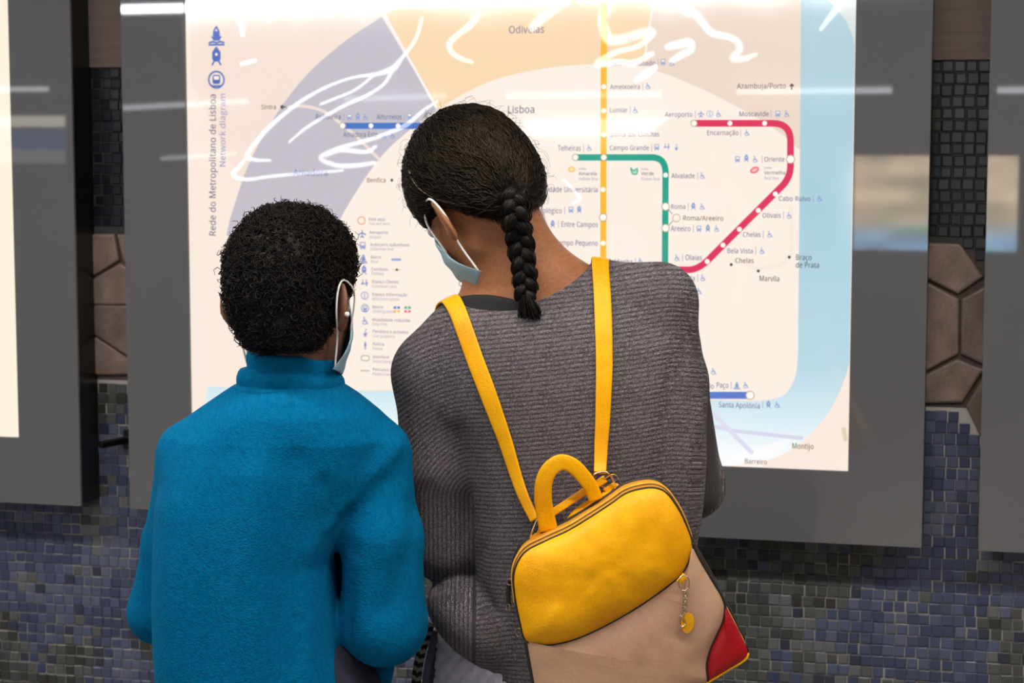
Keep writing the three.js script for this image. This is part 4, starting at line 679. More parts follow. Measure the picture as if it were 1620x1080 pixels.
// ================================================================ the woman in the grey ribbed sweater
const FW = frameOf(2.82, 0.053), woman = stand('person', FW);
tag(woman, 'woman in a grey ribbed sweater with a dark braid, head bowed to the left', 'person');
let sweaterField;
{
  const { P, hit } = FW, px = FW.mm, Rr = (n) => n * px, HEAD = pose(P(758, 312, -0.005), 0.68, -0.34, 0.36), K = 1.0;
  const head = placed(headField(K), HEAD), hp = (x, y, z) => V(x * K, y * K, z * K).applyMatrix4(HEAD);
  // --- body
  const hip = P(905, 1085, 0), knee = [-1, 1].map((s) => V(hip.x + s * 0.085, 0.45, -0.02)), ankle = [-1, 1].map((s) => V(hip.x + s * 0.085, 0.09, 0.01));
  const wrist = [P(760, 842, -0.28), P(1040, 800, -0.28)];
  const hands = [handField(pose(wrist[0], -0.5, -0.1, -0.4), -1, 0.92), handField(pose(wrist[1], 0.5, -0.1, 0.4), 1, 0.92)];
  const yoke = blend([
    [cone(P(832, 420, 0.0), P(965, 482, -0.005), Rr(38), Rr(42))], [cone(P(826, 440, 0.0), P(725, 535, -0.005), Rr(36), Rr(40)), 0.03], [ell(P(865, 590, 0.005), 0.16, 0.13, 0.085), 0.05],
  ], 0.04);
  const neck = blend([[cone(hp(0, -0.05, 0.02), P(832, 470, 0.0), Rr(50), Rr(56))], [cone(hp(0, -0.03, 0.035), P(850, 440, 0.015), Rr(40), Rr(46)), 0.03]], 0.03);
  const body = floored(blend([
    [head], [neck, 0.025], [yoke, 0.045],
    [ell(P(890, 760, 0), 0.115, 0.2, 0.085), 0.06], [ell(hip, 0.12, 0.12, 0.085), 0.08],
    [cone(P(690, 570, -0.01), P(700, 850, -0.03), 0.042, 0.033), 0.03], [cone(P(700, 850, -0.03), wrist[0], 0.032, 0.022), 0.02],
    [cone(P(1050, 500, -0.02), P(1092, 770, -0.07), 0.04, 0.033), 0.03], [cone(P(1092, 770, -0.07), wrist[1], 0.032, 0.022), 0.02],
    ...[0, 1].map((i) => [cone(V(hip.x + (i - 0.5) * 0.16, hip.y - 0.04, -0.01), knee[i], 0.082, 0.052), 0.03]), ...[0, 1].map((i) => [cone(knee[i], ankle[i], 0.052, 0.034), 0.02]),
    ...[0, 1].map((i) => [cone(ankle[i], V(ankle[i].x, 0.03, -0.12), 0.03, 0.026), 0.02]),
  ], 0.03));
  const withHands = (x, y, z) => Math.min(body(x, y, z), hands[0](x, y, z), hands[1](x, y, z));
  const yN = P(0, 545).y, box = (f, c, r, cell) => surface(f, V(c.x - r, c.y - r, c.z - r), V(c.x + r, c.y + r, c.z + r), cell), handAt = (i) => wrist[i].clone().add(V(0, -0.02, -0.06));
  const bodyG = join([
    surface(body, V(P(640, 0).x, yN - 0.004, -0.2), V(P(1040, 0).x, P(0, 150).y, 0.16), 0.0036),
    surface(body, V(P(600, 0).x, 0, -0.4), V(P(1180, 0).x, yN, 0.2), 0.011),
    box(withHands, handAt(0), 0.105, 0.0035), box(withHands, handAt(1), 0.105, 0.0035)]);
  mesh('body', bodyG, skin(rgb(0.39, 0.162, 0.074)), woman);
  for (const s of [-1, 1]) mesh('eye', new THREE.SphereGeometry(0.0118, 16, 12).translate(...hp(s * 0.032, 0.006, -0.084).toArray()), std({ color: rgb(0.6, 0.58, 0.55), roughness: 0.15 }), woman);
  // --- hair drawn back into one braid
  const face = ell(V(0, -0.07, -0.1), 0.09, 0.105, 0.085);
  const capOwn = (x, y, z) => {
    let d = blend([[ell(V(0, 0.034, 0.006), 0.083, 0.094, 0.103)], [ell(V(0, -0.012, 0.045), 0.066, 0.066, 0.055), 0.03]])(x, y, z);
    d = smax(d, -face(x, y, z), 0.01);
    return smax(d, 0.006 - 0.09 * smooth(z, 0.005, 0.098) - y - 0.25 * Math.max(0, -z - 0.03), 0.012);
  };
  const cap = placed(capOwn, HEAD), root = hit(cap, 806, 318, 0), away = (p) => root.clone().sub(p);
  const hc = hp(0, 0.03, 0), solidEarly = (x, y, z) => Math.min(body(x, y, z), cap(x, y, z));
  const groove = (p) => { const d = away(p), n = gradient(cap, p), t = d.addScaledVector(n, -d.dot(n)); const s = n.clone().cross(t.normalize()); const c = p.clone().sub(root); return Math.atan2(c.dot(s), c.dot(t)); };
  const lump = (x, y, z) => cap(x, y, z) + 0.0034 * fbm(x * 34, y * 34, z * 34, 3);
  const capG = surface(lump, hc.clone().addScalar(-0.17), hc.clone().addScalar(0.17), 0.0036);
  const r = rng(9), list = [], ps = capG.attributes.position, N = ps.count;
  for (let i = 0; i < 5200; i++) {
    const k = Math.floor(r() * N), p = V(ps.getX(k), ps.getY(k), ps.getZ(k)), pts = [], steps = 9 + Math.floor(r() * 8), h = 0.0012 + r() * r() * 0.0042, wave = 0.001 + r() * 0.0026, ph = r() * 6.28, fq = 0.9 + r() * 0.6;
    if (cap(p.x, p.y, p.z) < -0.004) continue;
    for (let j = 0; j < steps; j++) {
      const n = gradient(cap, p), d = away(p), dist = d.length(); if (dist < 0.012) break; d.addScaledVector(n, -d.dot(n)).normalize();
      const s = n.clone().cross(d);
      pts.push(p.clone().addScaledVector(n, h + 0.0006 * Math.sin(j * 1.3 + ph)).addScaledVector(s, wave * Math.sin(j * fq + ph)));
      p.addScaledVector(d, 0.0055).addScaledVector(s, 0.0012 * Math.sin(j * 0.5 + ph)); p.copy(snap(cap, p, 0, 1));
    }
    if (pts.length > 4) list.push([pts, (t) => 0.00075 * (1 - 0.8 * Math.abs(2 * t - 1) ** 3), 3]);
  }
  // loose hairs at the edge of the head
  for (let i = 0; i < 520; i++) {
    const k = Math.floor(r() * N), p = V(ps.getX(k), ps.getY(k), ps.getZ(k)), n = gradient(cap, p), d = away(p); d.addScaledVector(n, -d.dot(n)).normalize(); const s = n.clone().cross(d), pts = [], L = 0.012 + r() * 0.03, b = (r() - 0.5) * 0.03, c = (r() - 0.5) * 0.02, back = r() < 0.5 ? 1 : -0.4;
    for (let j = 0; j <= 10; j++) { const t = j / 10; pts.push(p.clone().addScaledVector(d, L * t * back).addScaledVector(n, 0.013 * Math.sin(t * 2.2) * (0.4 + r() * 0.05 + i % 3 * 0.3)).addScaledVector(s, b * t * t + c * Math.sin(t * 3))); }
    list.push([pts, 0.00017, 3]);
  }
  // short soft hairs below the hairline of the nape
  for (let i = 0; i < 900; i++) {
    const a = (r() - 0.5) * 2.6, p0 = hp(Math.sin(a) * 0.075, 0.004 - 0.062 * smooth(Math.cos(a), 0.1, 0.95) + (r() - 0.3) * 0.012, 0.012 + Math.cos(a) * 0.07), q = snap(solidEarly, p0, 0.0008, 3), n = gradient(solidEarly, q), d = away(q).add(V(0, -0.05 - r() * 0.05, 0)); d.addScaledVector(n, -d.dot(n)).normalize();
    const L = 0.008 + r() * 0.012, s = n.clone().cross(d), b = (r() - 0.5) * 0.01, pts = []; for (let j = 0; j <= 5; j++) { const t = j / 5; pts.push(q.clone().addScaledVector(d, -L * (1 - t) * 0.2 + L * t).addScaledVector(s, b * t * t).addScaledVector(n, 0.0012 * Math.sin(t * 3))); }
    list.push([pts, 0.00024, 3]);
  }
  mesh('hair', join([capG, tubes(list)]), matHairBrown, woman);
  // the parting that runs from the forehead to above the ear
  const part = [[647, 268], [652, 283], [663, 298], [680, 310], [700, 318], [718, 322], [731, 323]].map(([u, v]) => hit(cap, u, v, 0.0032));
  mesh('hair_parting', sweep(curve(part, 40), { a: (f) => 0.0009 * (1 - 0.4 * f), sides: 6 }), skin(rgb(0.34, 0.25, 0.19)), woman).userData.label = 'pale line of the hair parting';
  // braid
  const line = [[815, 303, 0.006], [815, 322, 0.012], [816, 345, 0.017], [820, 370, 0.017], [825, 398, 0.016], [829, 425, 0.015], [831, 450, 0.014], [831, 472, 0.013]], solid = (x, y, z) => Math.min(body(x, y, z), cap(x, y, z));
  const bc = new THREE.CatmullRomCurve3(line.map(([u, v, o]) => hit(solid, u, v, o)), false, 'centripetal'), NB = 130, TURN = 2.7, strands = [], tips = [];
  for (let k = 0; k < 3; k++) {
    const mid = [], ups = [];
    for (let i = 0; i <= NB; i++) { const t = i / NB, p = bc.getPoint(t), d = bc.getTangent(t), n = V(0, 0.15, 1).addScaledVector(d, -d.dot(V(0, 0.15, 1))).normalize(), s = d.clone().cross(n), a = t * TURN * Math.PI * 2 + k * Math.PI * 2 / 3, A = lerp(0.0115, 0.0085, t) * (1 - 0.25 * Math.exp(-t * 12)); mid.push(p.addScaledVector(s, A * Math.sin(a)).addScaledVector(n, 0.0062 * Math.sin(2 * a))); ups.push(n); }
    strands.push(sweep(mid, { a: (f, i) => lerp(0.0102, 0.0076, f) * (1 + 0.06 * Math.sin(i * 0.7)), b: (f) => lerp(0.0088, 0.0066, f), sides: 12, ups }));
    // fine hairs laid along each strand
    for (let q = 0; q < 150; q++) { const pts = [], i0 = Math.floor(r() * (NB - 22)), a0 = r() * 6.28, tw = (r() - 0.5) * 1.4; for (let i = i0; i < i0 + 18; i += 2) { const t = i / NB, d = mid[Math.min(i + 1, NB)].clone().sub(mid[Math.max(0, i - 1)]).normalize(), n = ups[i].clone().addScaledVector(d, -ups[i].dot(d)).normalize(), s = d.clone().cross(n), a = a0 + tw * (i - i0) / 18, e = q % 5 ? 1.03 : 1.2; pts.push(mid[i].clone().addScaledVector(s, e * lerp(0.0102, 0.0076, t) * Math.cos(a)).addScaledVector(n, e * lerp(0.0088, 0.0066, t) * Math.sin(a))); } tips.push([pts, 0.00062, 3]); }
  }
  const end = bc.getPoint(1);
  for (let q = 0; q < 240; q++) { const a = r() * 6.28, R = 0.009 * Math.sqrt(r()), L = 0.018 + r() * 0.016, pts = []; for (let j = 0; j <= 7; j++) { const t = j / 7; pts.push(end.clone().add(V(Math.cos(a) * R * (0.8 + t * 1.1) + 0.006 * t, 0.006 - L * t, 0.003 + Math.sin(a) * R * (0.8 + t * 0.8) + 0.004 * Math.sin(t * 2 + a)))); } tips.push([pts, 0.0011, 3]); }
  mesh('braid', join([...strands, tubes(tips)]), matHair, woman);
  // --- mask with ear loops
  const mk = maskGeometry(HEAD, K, { open: 0.02 });
  mesh('face_mask', mk.geometry, matMask, woman);
  for (const s of [-1, 1]) {
    const e = (x, y, z) => hp(s * x, y, z);
    const loop = curve([mk.corner(s, false), e(0.079, 0.004, -0.03), e(0.083, 0.022, 0.0), e(0.09, 0.014, 0.022), e(0.088, -0.018, 0.026), e(0.08, -0.05, 0.008), mk.corner(s, true)], 44);
    mesh('ear_loop', sweep(loop, { a: 0.0016, sides: 6 }), matLoop, woman);
  }
  // --- sweater
  const st = [[470, 800, 1010, 0, 0.06], [500, 735, 1050, 0, 0.085], [540, 705, 1085, 0, 0.1], [600, 700, 1105, 0, 0.112], [660, 712, 1114, 0, 0.116], [720, 726, 1118, 0, 0.116], [800, 742, 1112, 0, 0.115], [860, 745, 1102, 0, 0.115], [925, 755, 1096, 0, 0.116], [970, 770, 1090, 0, 0.122], [1015, 772, 1085, 0, 0.128], [1060, 780, 1080, 0, 0.13], [1100, 800, 1070, 0, 0.13], [1135, 810, 1070, 0, 0.13]];
  const torso = loft(st.map(([v, a, b, zc, zr]) => [P(0, v).y, P(a, v).x, P(b, v).x, zc, zr]), 2.4);
  const raw = blend([
    [torso], [(x, y, z) => yoke(x, y, z) - 0.008, 0.03],
    [cone(P(760, 540, 0), P(682, 588, -0.005), Rr(50), Rr(54)), 0.04], [cone(P(940, 475, 0), P(1044, 474, -0.01), Rr(52), Rr(56)), 0.04],
    [cone(P(682, 592, -0.005), P(694, 740, -0.005), Rr(58), Rr(60)), 0.03], [cone(P(694, 740, -0.005), P(700, 862, -0.02), Rr(60), Rr(56)), 0.02], [cone(P(700, 862, -0.02), wrist[0], Rr(52), 0.034), 0.02],
    [cone(P(1040, 482, -0.01), P(1064, 600, -0.03), Rr(56), Rr(54)), 0.03], [cone(P(1066, 600, -0.04), P(1094, 768, -0.075), Rr(52), Rr(52)), 0.014], [cone(P(1094, 768, -0.075), wrist[1], Rr(50), 0.034), 0.02],
    [placed(ell(V(0, 0, 0), Rr(120), Rr(66), 0.1), pose(P(782, 990, 0.0), 0, 0, -0.52)), 0.012],
  ], 0.03);
  const hole = placed(ell(V(0, 0, 0), Rr(128), Rr(72), 0.14), pose(P(824, 412, -0.01), 0, 0, 0.33));
  const cut = (x, y, z) => smax(raw(x, y, z), -hole(x, y, z), 0.006);
  const Z = 0.1, fold = creased(cut, [
    [[P(712, 835, 0.05), P(735, 828, 0.06), P(752, 850, 0.07), P(757, 872, 0.07)], 0.009, 0.009], [[P(757, 872, 0.06), P(748, 900, 0.05), P(715, 925, 0.04), P(690, 930, 0.02)], 0.01, 0.008],
    [[P(728, 690, 0.07), P(742, 760, 0.085), P(752, 840, 0.085)], 0.018, 0.006], [[P(700, 640, 0.06), P(725, 720, 0.08), P(735, 800, 0.08)], 0.014, -0.003],
    [[P(752, 930, 0.06), P(785, 972, 0.07), P(825, 1010, 0.07)], 0.01, 0.007],
    [[P(1085, 560, 0.06), P(1066, 650, 0.1), P(1052, 760, 0.115)], 0.02, 0.006], [[P(1100, 640, 0.04), P(1090, 720, 0.08), P(1085, 860, 0.08)], 0.014, -0.004], [[P(1118, 600, 0.0), P(1122, 720, 0.0), P(1114, 810, 0.0)], 0.007, 0.01],
    [[P(1020, 560, Z), P(1030, 700, 0.115)], 0.03, -0.003], [[P(800, 620, 0.11), P(790, 760, 0.12), P(800, 900, 0.12)], 0.025, 0.003], [[P(680, 780, 0.05), P(700, 850, 0.045), P(690, 900, 0.03)], 0.02, 0.004],
  ]);
  const sweater = (x, y, z) => fold(x, y, z) + 0.0018 * fbm(x * 8, y * 6, z * 8 + 9, 2);
  sweaterField = sweater;
  // the ribs run level across the back and turn along the sleeves
  const pit = P(750, 785, 0.05), lv = (x, y) => y - 1.2 - 0.12 * x, pitV = lv(pit.x, pit.y), xr = P(1035, 500).x, R0 = 0.085;
  const ribs = (p) => {
    const dx = pit.x - p.x, dy = p.y - pit.y - 0.12 * (p.x - pit.x), z = p.z * 0.6;
    if (dx <= 0) {                                          // the back: level courses that droop over the right shoulder
      const o = Math.max(0, p.x - xr), w = smooth(-p.z, 0.015, 0.045) * smooth(p.x, xr + 0.045, xr + 0.065);
      return [p.x + z, lerp(lv(p.x, p.y) + 3.6 * o * o, p.x * 1.1, w)];
    }
    if (dy >= 0) { const r = Math.hypot(dx, dy), th = Math.atan2(dx, dy); return [pit.x - R0 * th + z, pitV + r]; }   // they turn about the armpit
    return [pit.x - R0 * Math.PI / 2 + dy + z, pitV + dx];  // and run down the sleeve
  };
  const RIB = 8, knit = (() => { const a = tileNoise(61, 96), b = tileNoise(62, 24), c = tileNoise(63, 150); return (u, v) => { const f = v * RIB - Math.floor(v * RIB), st = Math.abs(Math.sin(u * Math.PI * 20 + Math.floor(v * RIB) * 1.3)); return { h: 0.4 * Math.pow(Math.sin(f * Math.PI), 0.7) * (0.6 + 0.4 * st) + 0.42 * (a(u, v) - 0.5) + 0.12 * b(u, v), n: a(u, v), m: c(u, v), b: b(u, v), f, st }; }; })();
  const knitH = dataTexture(512, 512, (u, v) => clamp(0.2 + knit(u, v).h, 0, 1));
  const knitC = dataTexture(512, 512, (u, v) => { const k = knit(u, v), g = Math.pow(Math.sin(k.f * Math.PI), 0.6), fleck = smooth(k.m, 0.66, 0.9) * 0.34 * g, t = 0.29 + 0.15 * g + 0.3 * (k.n - 0.5) + 0.12 * (k.b - 0.5) + 1.1 * fleck - 0.16 * smooth(k.m, 0.35, 0.1); return [t * 0.9, t * 0.84, t * 0.88]; }, { srgb: true });
  const matKnit = std({ map: scaled(knitC, 1 / 0.05, 1 / 0.05), bumpMap: scaled(knitH, 1 / 0.05, 1 / 0.05), bumpScale: 0.0018, roughness: 0.95, specularIntensity: 0.3, sheen: 0.12, sheenColor: rgb(0.5, 0.5, 0.52), sheenRoughness: 0.6 });
  mesh('sweater', surface(sweater, V(P(590, 0).x, P(0, 1140).y - 0.02, -0.36), V(P(1170, 0).x, P(0, 395).y, 0.16), 0.0056, ribs), matKnit, woman);
  // the black shirt at the neck
  const shirtZone = ell(P(780, 510, 0.0), Rr(94), Rr(52), 0.15);
  mesh('undershirt', surface((x, y, z) => smax(body(x, y, z) - 0.005, shirtZone(x, y, z), 0.004), V(P(680, 0).x, P(0, 575).y, -0.16), V(P(890, 0).x, P(0, 450).y, 0.16), 0.0042), std({ color: rgb(0.006, 0.006, 0.007), roughness: 0.8 }), woman);
  // --- jeans and shoes
  const jeans = blend([[ell(hip, 0.16, 0.13, 0.095)], ...[0, 1].map((i) => [cone(V(hip.x + (i - 0.5) * 0.16, hip.y - 0.05, -0.01), knee[i], 0.1, 0.066), 0.03]), ...[0, 1].map((i) => [cone(knee[i], V(ankle[i].x, 0.1, 0.01), 0.066, 0.054), 0.02])], 0.03);
  mesh('jeans', surface((x, y, z) => Math.max(jeans(x, y, z) + 0.002 * fbm(x * 16, y * 16, z * 16, 2), 0.07 - y, y - P(0, 1095).y), V(hip.x - 0.24, 0.05, -0.2), V(hip.x + 0.24, hip.y + 0.1, 0.2), 0.008), matDenim, woman);
  for (const i of [0, 1]) mesh('shoe', surface(floored(shoeField(ankle[i].x, 0.0)), V(ankle[i].x - 0.08, -0.01, -0.22), V(ankle[i].x + 0.08, 0.16, 0.12), 0.006), matShoe, woman);
}
// ================================================================ the backpack and the quilted jacket (both in the woman's frame)
{
  const { P, hit } = FW, bag = group('backpack'), base = P(1010, 1150, 0.2);
  bag.position.copy(base.clone().applyAxisAngle(V(0, 1, 0), YAW).add(FW.origin)); bag.rotation.y = YAW;
  tag(bag, 'yellow, beige and red leather backpack hanging on the woman in the grey sweater', 'backpack');
  const B = (u, v, z) => P(u, v, z).sub(base), ZF = 0.205, ZB = 0.142;                 // front seam and back seam of the bag
  const grain = dataTexture(512, 512, (() => { const a = tileNoise(71, 128), b = tileNoise(72, 60), c = tileNoise(73, 8); return (u, v) => 0.5 + 0.35 * (a(u, v) - 0.5) + 0.3 * (b(u, v) - 0.5) + 0.15 * (c(u, v) - 0.5); })());
  const leather = (c, spread, o = {}) => { const a = tileNoise(c[0] * 1000, 5), b = tileNoise(c[1] * 1000 + 3, 14), d = tileNoise(7, 100); return std({ map: scaled(dataTexture(256, 256, (u, v) => { const t = 1 + spread * ((a(u, v) - 0.5) * 0.9 + (b(u, v) - 0.5) * 0.5) + 0.05 * (d(u, v) - 0.5); return [c[0] * (1 + (t - 1) * 0.6), c[1] * t, c[2] * t].map((x) => clamp(x, 0, 1)); }, { srgb: true }), 4, 4), bumpMap: scaled(grain, 7, 7), bumpScale: 0.00045, roughness: 0.46, ior: 1.45, ...o }); };
  const yellow = leather([0.93, 0.655, 0.0], 0.15, { specularIntensity: 0.6 }), beige = leather([0.69, 0.54, 0.44], 0.12, { roughness: 0.62 }), red = leather([0.6, 0.0, 0.06], 0.15), tan = leather([0.84, 0.6, 0.16], 0.2, { roughness: 0.65 });
  const zipLine = std({ color: rgb(0.1, 0.06, 0.015), roughness: 0.7 }), edge = std({ color: rgb(0.012, 0.009, 0.008), roughness: 0.5 }), gold = std({ color: rgb(0.9, 0.7, 0.42), metalness: 1, roughness: 0.22 }), brass = std({ color: rgb(0.45, 0.36, 0.25), metalness: 1, roughness: 0.35 });
  const dense = (pts, n, closed = true) => { const c = new THREE.CatmullRomCurve3(pts.map(([u, v]) => V(u, v, 0)), closed, 'centripetal'); return c.getSpacedPoints(n).map((p) => [p.x, p.y]); };
  const flapTop = [[831, 1013], [822, 982], [814, 940], [812, 915], [816, 895], [830, 873], [861, 856], [900, 838], [933, 818], [967, 796], [990, 780], [1012, 773], [1035, 771], [1052, 777], [1072, 802], [1086, 830], [1095, 856]];
  const flapLow = [[1095, 872], [1089, 890], [1079, 907], [1044, 936], [991, 971], [938, 999], [903, 1013], [868, 1020], [843, 1018]];
  const flap = [...flapTop, ...flapLow];
  // a padded panel: rings that shrink towards its middle; its rim lies at zRim, its middle stands out by `puff`
  function padded(outline, mid, zRim, puff, wrinkle = 0) {
    const n = outline.length, rings = 22, pos = [], uv = [], idx = [], m = B(mid[0], mid[1], zRim);
    for (let k = 0; k <= rings; k++) { const s = 1 - k / rings; for (let i = 0; i < n; i++) { const p = B(outline[i][0], outline[i][1], zRim).sub(m).multiplyScalar(s).add(m); const h = Math.pow(1 - Math.pow(s, 3.2), 0.75); p.z += puff * h + wrinkle * h * fbm(p.x * 22, p.y * 22, 4.4, 3); pos.push(p.x, p.y, p.z); uv.push(p.x, p.y); } }
    for (let k = 0; k < rings; k++) for (let i = 0; i < n; i++) { const a = k * n + i, b = k * n + (i + 1) % n; idx.push(a, b, a + n, b, b + n, a + n); }
    const g = new THREE.BufferGeometry(); g.setAttribute('position', new THREE.Float32BufferAttribute(pos, 3)); g.setAttribute('uv', new THREE.Float32BufferAttribute(uv, 2)); g.setIndex(idx); g.computeVertexNormals();
    // outlines may run either way round
    const nz = g.attributes.normal.getZ(n * 3); if (nz < 0) { for (let i = 0; i < idx.length; i += 3) [idx[i + 1], idx[i + 2]] = [idx[i + 2], idx[i + 1]]; g.setIndex(idx); g.computeVertexNormals(); }
    return g;
  }
  const flapD = dense(flap, 120).slice(0, 120);
  mesh('front_flap', padded(flapD, [955, 895], ZF, 0.024, 0.0045), yellow, bag).userData.label = 'yellow padded front';
  const rightEdge = [[1095, 858], [1108, 884], [1128, 918], [1142, 942], [1147, 956]], redIn = [[1147, 956], [1145, 978], [1134, 1003], [1123, 1028], [1118, 1050], [1120, 1077]], lowEdge = [[1120, 1077], [1040, 1122], [960, 1166], [880, 1206]], leftEdge = [[862, 1206], [852, 1140], [843, 1080], [836, 1040], [831, 1013]];
  const flapCurve = dense([[831, 1013], [843, 1018], [868, 1020.5], [903, 1013.5], [938, 999.5], [991, 971.5], [1044, 936.5], [1079, 907.5], [1089, 890], [1095, 872], [1095, 858]], 50, false);
  const beigeOut = [...flapCurve, ...dense(rightEdge, 16, false).slice(1), ...dense(redIn, 20, false).slice(1), ...dense(lowEdge, 24, false).slice(1), ...dense(leftEdge, 20, false)];
  mesh('body_panel', padded(beigeOut.slice(0, -1), [1060, 1052], ZF, 0.014, 0.003), beige, bag).userData.label = 'beige lower front';
  const redOut = [...dense(redIn, 20, false), ...dense([[1120, 1077], [1150, 1060], [1180, 1040], [1184, 1032]], 12, false).slice(1), ...dense([[1184, 1032], [1176, 1012], [1162, 984], [1147, 956]], 14, false).slice(1, -1)];
  mesh('corner_patch', padded(redOut, [1148, 1032], ZF, 0.008, 0.002), red, bag).userData.label = 'red corner patch';
  // seams edged in black, stitched rim in yellow
  const at = (list, z) => list.map(([u, v]) => B(u, v, z));
  mesh('piping', sweep(at(flapD, ZF + 0.001), { a: 0.00115, sides: 8, closed: true }), edge, bag);
  mesh('piping', sweep(at(dense([...rightEdge, ...redIn.slice(1)], 60, false), ZF + 0.001), { a: 0.0019, sides: 8 }), edge, bag);
  mesh('piping', sweep(at(dense([[831, 1013], ...[...leftEdge].reverse().slice(1)], 40, false), ZF), { a: 0.0022, sides: 8 }), edge, bag);
  mesh('rim', sweep(at(dense([[1184, 1033], [1181, 1041], [1150, 1061], [1120, 1079], [1040, 1124], [960, 1168], [880, 1208]], 50, false), ZF), { a: 0.0018, sides: 8 }), yellow, bag);
  // yellow stitched edge along the lower seam of the front
  mesh('stitched_edge', sweep(at(dense([[833, 1008], [845, 1013.5], [868, 1016], [902, 1009.5], [937, 995.5], [989, 967.5], [1042, 932.5], [1076, 904.5]], 60, false), ZF + 0.002), { a: 0.0011, sides: 8 }), yellow, bag);
  // gusset between the front and the back seam, with the zip along its top
  const whole = dense([...flapTop, [1108, 884], [1128, 918], [1147, 956], [1162, 984], [1176, 1012], [1184, 1034], [1120, 1078], [1040, 1123], [960, 1167], [880, 1207], [862, 1206], [852, 1140], [843, 1080], [836, 1040]], 180).slice(0, 180);
  const centre = [985, 980], strip = (outline, z0, z1, swell, closed, rows = 8) => {
    const n = outline.length, pos = [], uv = [], idx = [];
    for (let k = 0; k <= rows; k++) { const t = k / rows, z = lerp(z0, z1, t), o = swell * Math.sin(t * Math.PI); let len = 0; for (let i = 0; i < n; i++) { const p = B(outline[i][0], outline[i][1], ZF), m = B(centre[0], centre[1], ZF), d = p.clone().sub(m).normalize(); p.addScaledVector(d, o); p.z = z - base.z; if (i) len += 0.004; pos.push(p.x, p.y, p.z); uv.push(len, z); } }
    const e = closed ? n : n - 1; for (let k = 0; k < rows; k++) for (let i = 0; i < e; i++) { const a = k * n + i, b = k * n + (i + 1) % n; idx.push(a, a + n, b, b, a + n, b + n); }
    const g = new THREE.BufferGeometry(); g.setAttribute('position', new THREE.Float32BufferAttribute(pos, 3)); g.setAttribute('uv', new THREE.Float32BufferAttribute(uv, 2)); g.setIndex(idx); g.computeVertexNormals(); return g;
  };
  mesh('gusset', strip(whole, ZF, ZB, 0.0, true), tan, bag);
  const arc = dense([[816, 960], ...flapTop.slice(2)], 90, false), off = (list, z, grow) => list.map(([u, v]) => { const p = B(u, v, ZF), m = B(centre[0], centre[1], ZF); p.addScaledVector(p.clone().sub(m).normalize(), grow); p.z = z - base.z; return p; });
  for (const [z, a, m] of [[0.187, 0.0007, zipLine], [0.1785, 0.0022, tan], [0.17, 0.0007, zipLine]]) mesh('zip', sweep(off(arc, z, 0.0012), { a, b: a, sides: 8 }), m, bag);
  mesh('piping', sweep(off(whole, ZB, 0.0008), { a: 0.0023, sides: 8, closed: true }), edge, bag);
  const backOut = whole.map(([u, v]) => [u, v]);
  mesh('back_panel', (() => { const g = padded(backOut, centre, ZB, 0.0); g.scale(1, 1, 1); return g; })(), yellow, bag);
  // the curved reinforcement behind the handle
  const tongue = dense([[893, 830], [900, 815], [920, 797], [945, 784], [975, 764], [984, 773], [990, 790], [975, 800], [935, 828], [905, 845]], 60).slice(0, 60);
  const tg = padded(tongue, [945, 808], ZB - 0.004, 0.006); mesh('handle_base', join([tg, strip(tongue, ZB - 0.004, ZB - 0.012, 0, true, 2)]), yellow, bag);
  // carrying handle
  const hand = [[868, 838], [863, 815], [859, 785], [862, 757], [872, 740], [888, 731], [905, 736], [920, 750], [934, 769], [943, 790]].map(([u, v], i, a) => B(u, v, 0.15 + 0.012 * Math.sin(i / (a.length - 1) * Math.PI)));
  const hc = curve(hand, 60);
  mesh('handle', sweep(hc, { b: 0.003, a: (f) => lerp(0.0125, 0.0095, f), sides: 16, square: 0.7, ups: hc.map((p, i) => { const t = hc[Math.min(i + 1, 60)].clone().sub(hc[Math.max(0, i - 1)]).normalize(); return V(0, 0, 1).addScaledVector(t, -t.z).normalize(); }) }), yellow, bag);
  // shoulder straps lie on the sweater
  function strap(pix, extra, w0, w1, lift = 0.004) {
    const pts = [], ups = [];
    for (const [u, v, o] of pix) { const p = hit(sweaterField, u, v, o ?? lift); pts.push(p); ups.push(gradient(sweaterField, p, 0.012)); }
    const all = [...extra.map(([u, v, z]) => snap(sweaterField, P(u, v, z), lift, 6)).reverse(), ...pts], nAll = [...extra.map(([u, v, z]) => gradient(sweaterField, snap(sweaterField, P(u, v, z), lift, 6), 0.012)).reverse(), ...ups];
    const n = 90, c = new THREE.CatmullRomCurve3(all, false, 'centripetal').getPoints(n), u = new THREE.CatmullRomCurve3(nAll, false, 'centripetal').getPoints(n).map((q) => q.normalize());
    const sub = (q) => q.map((p) => p.clone().sub(base));
    const body = sweep(sub(c), { a: (f) => lerp(w0, w1, smooth(f, 0.45, 1)), b: 0.0023, sides: 16, square: 0.55, ups: u });
    return mesh('shoulder_strap', body, yellow, bag);
  }
  strap([[722, 488], [736, 525], [752, 570], [768, 612], [784, 655], [800, 700], [814, 745], [826, 780, 0.008], [838, 806, 0.014], [846, 822, 0.022]], [[716, 486, 0.02], [708, 500, -0.03], [706, 540, -0.08], [712, 640, -0.12]], 0.0125, 0.0068);
  strap([[950, 424], [953, 470], [955, 520], [956, 570], [955, 620], [953, 670], [951, 705, 0.008], [950, 730, 0.014], [949, 748, 0.022]], [[948, 418, 0.02], [946, 440, -0.04], [940, 500, -0.09], [930, 620, -0.12]], 0.0122, 0.0085);
  const cross = [[872, 812], [895, 797], [925, 777], [958, 757]].map(([u, v]) => B(u, v, 0.142)), cc = curve(cross, 30);
  mesh('strap_end', sweep(cc, { a: 0.0052, b: 0.0018, sides: 12, square: 0.6, ups: cc.map(() => V(0.1, 0.3, 0.95)) }), yellow, bag);
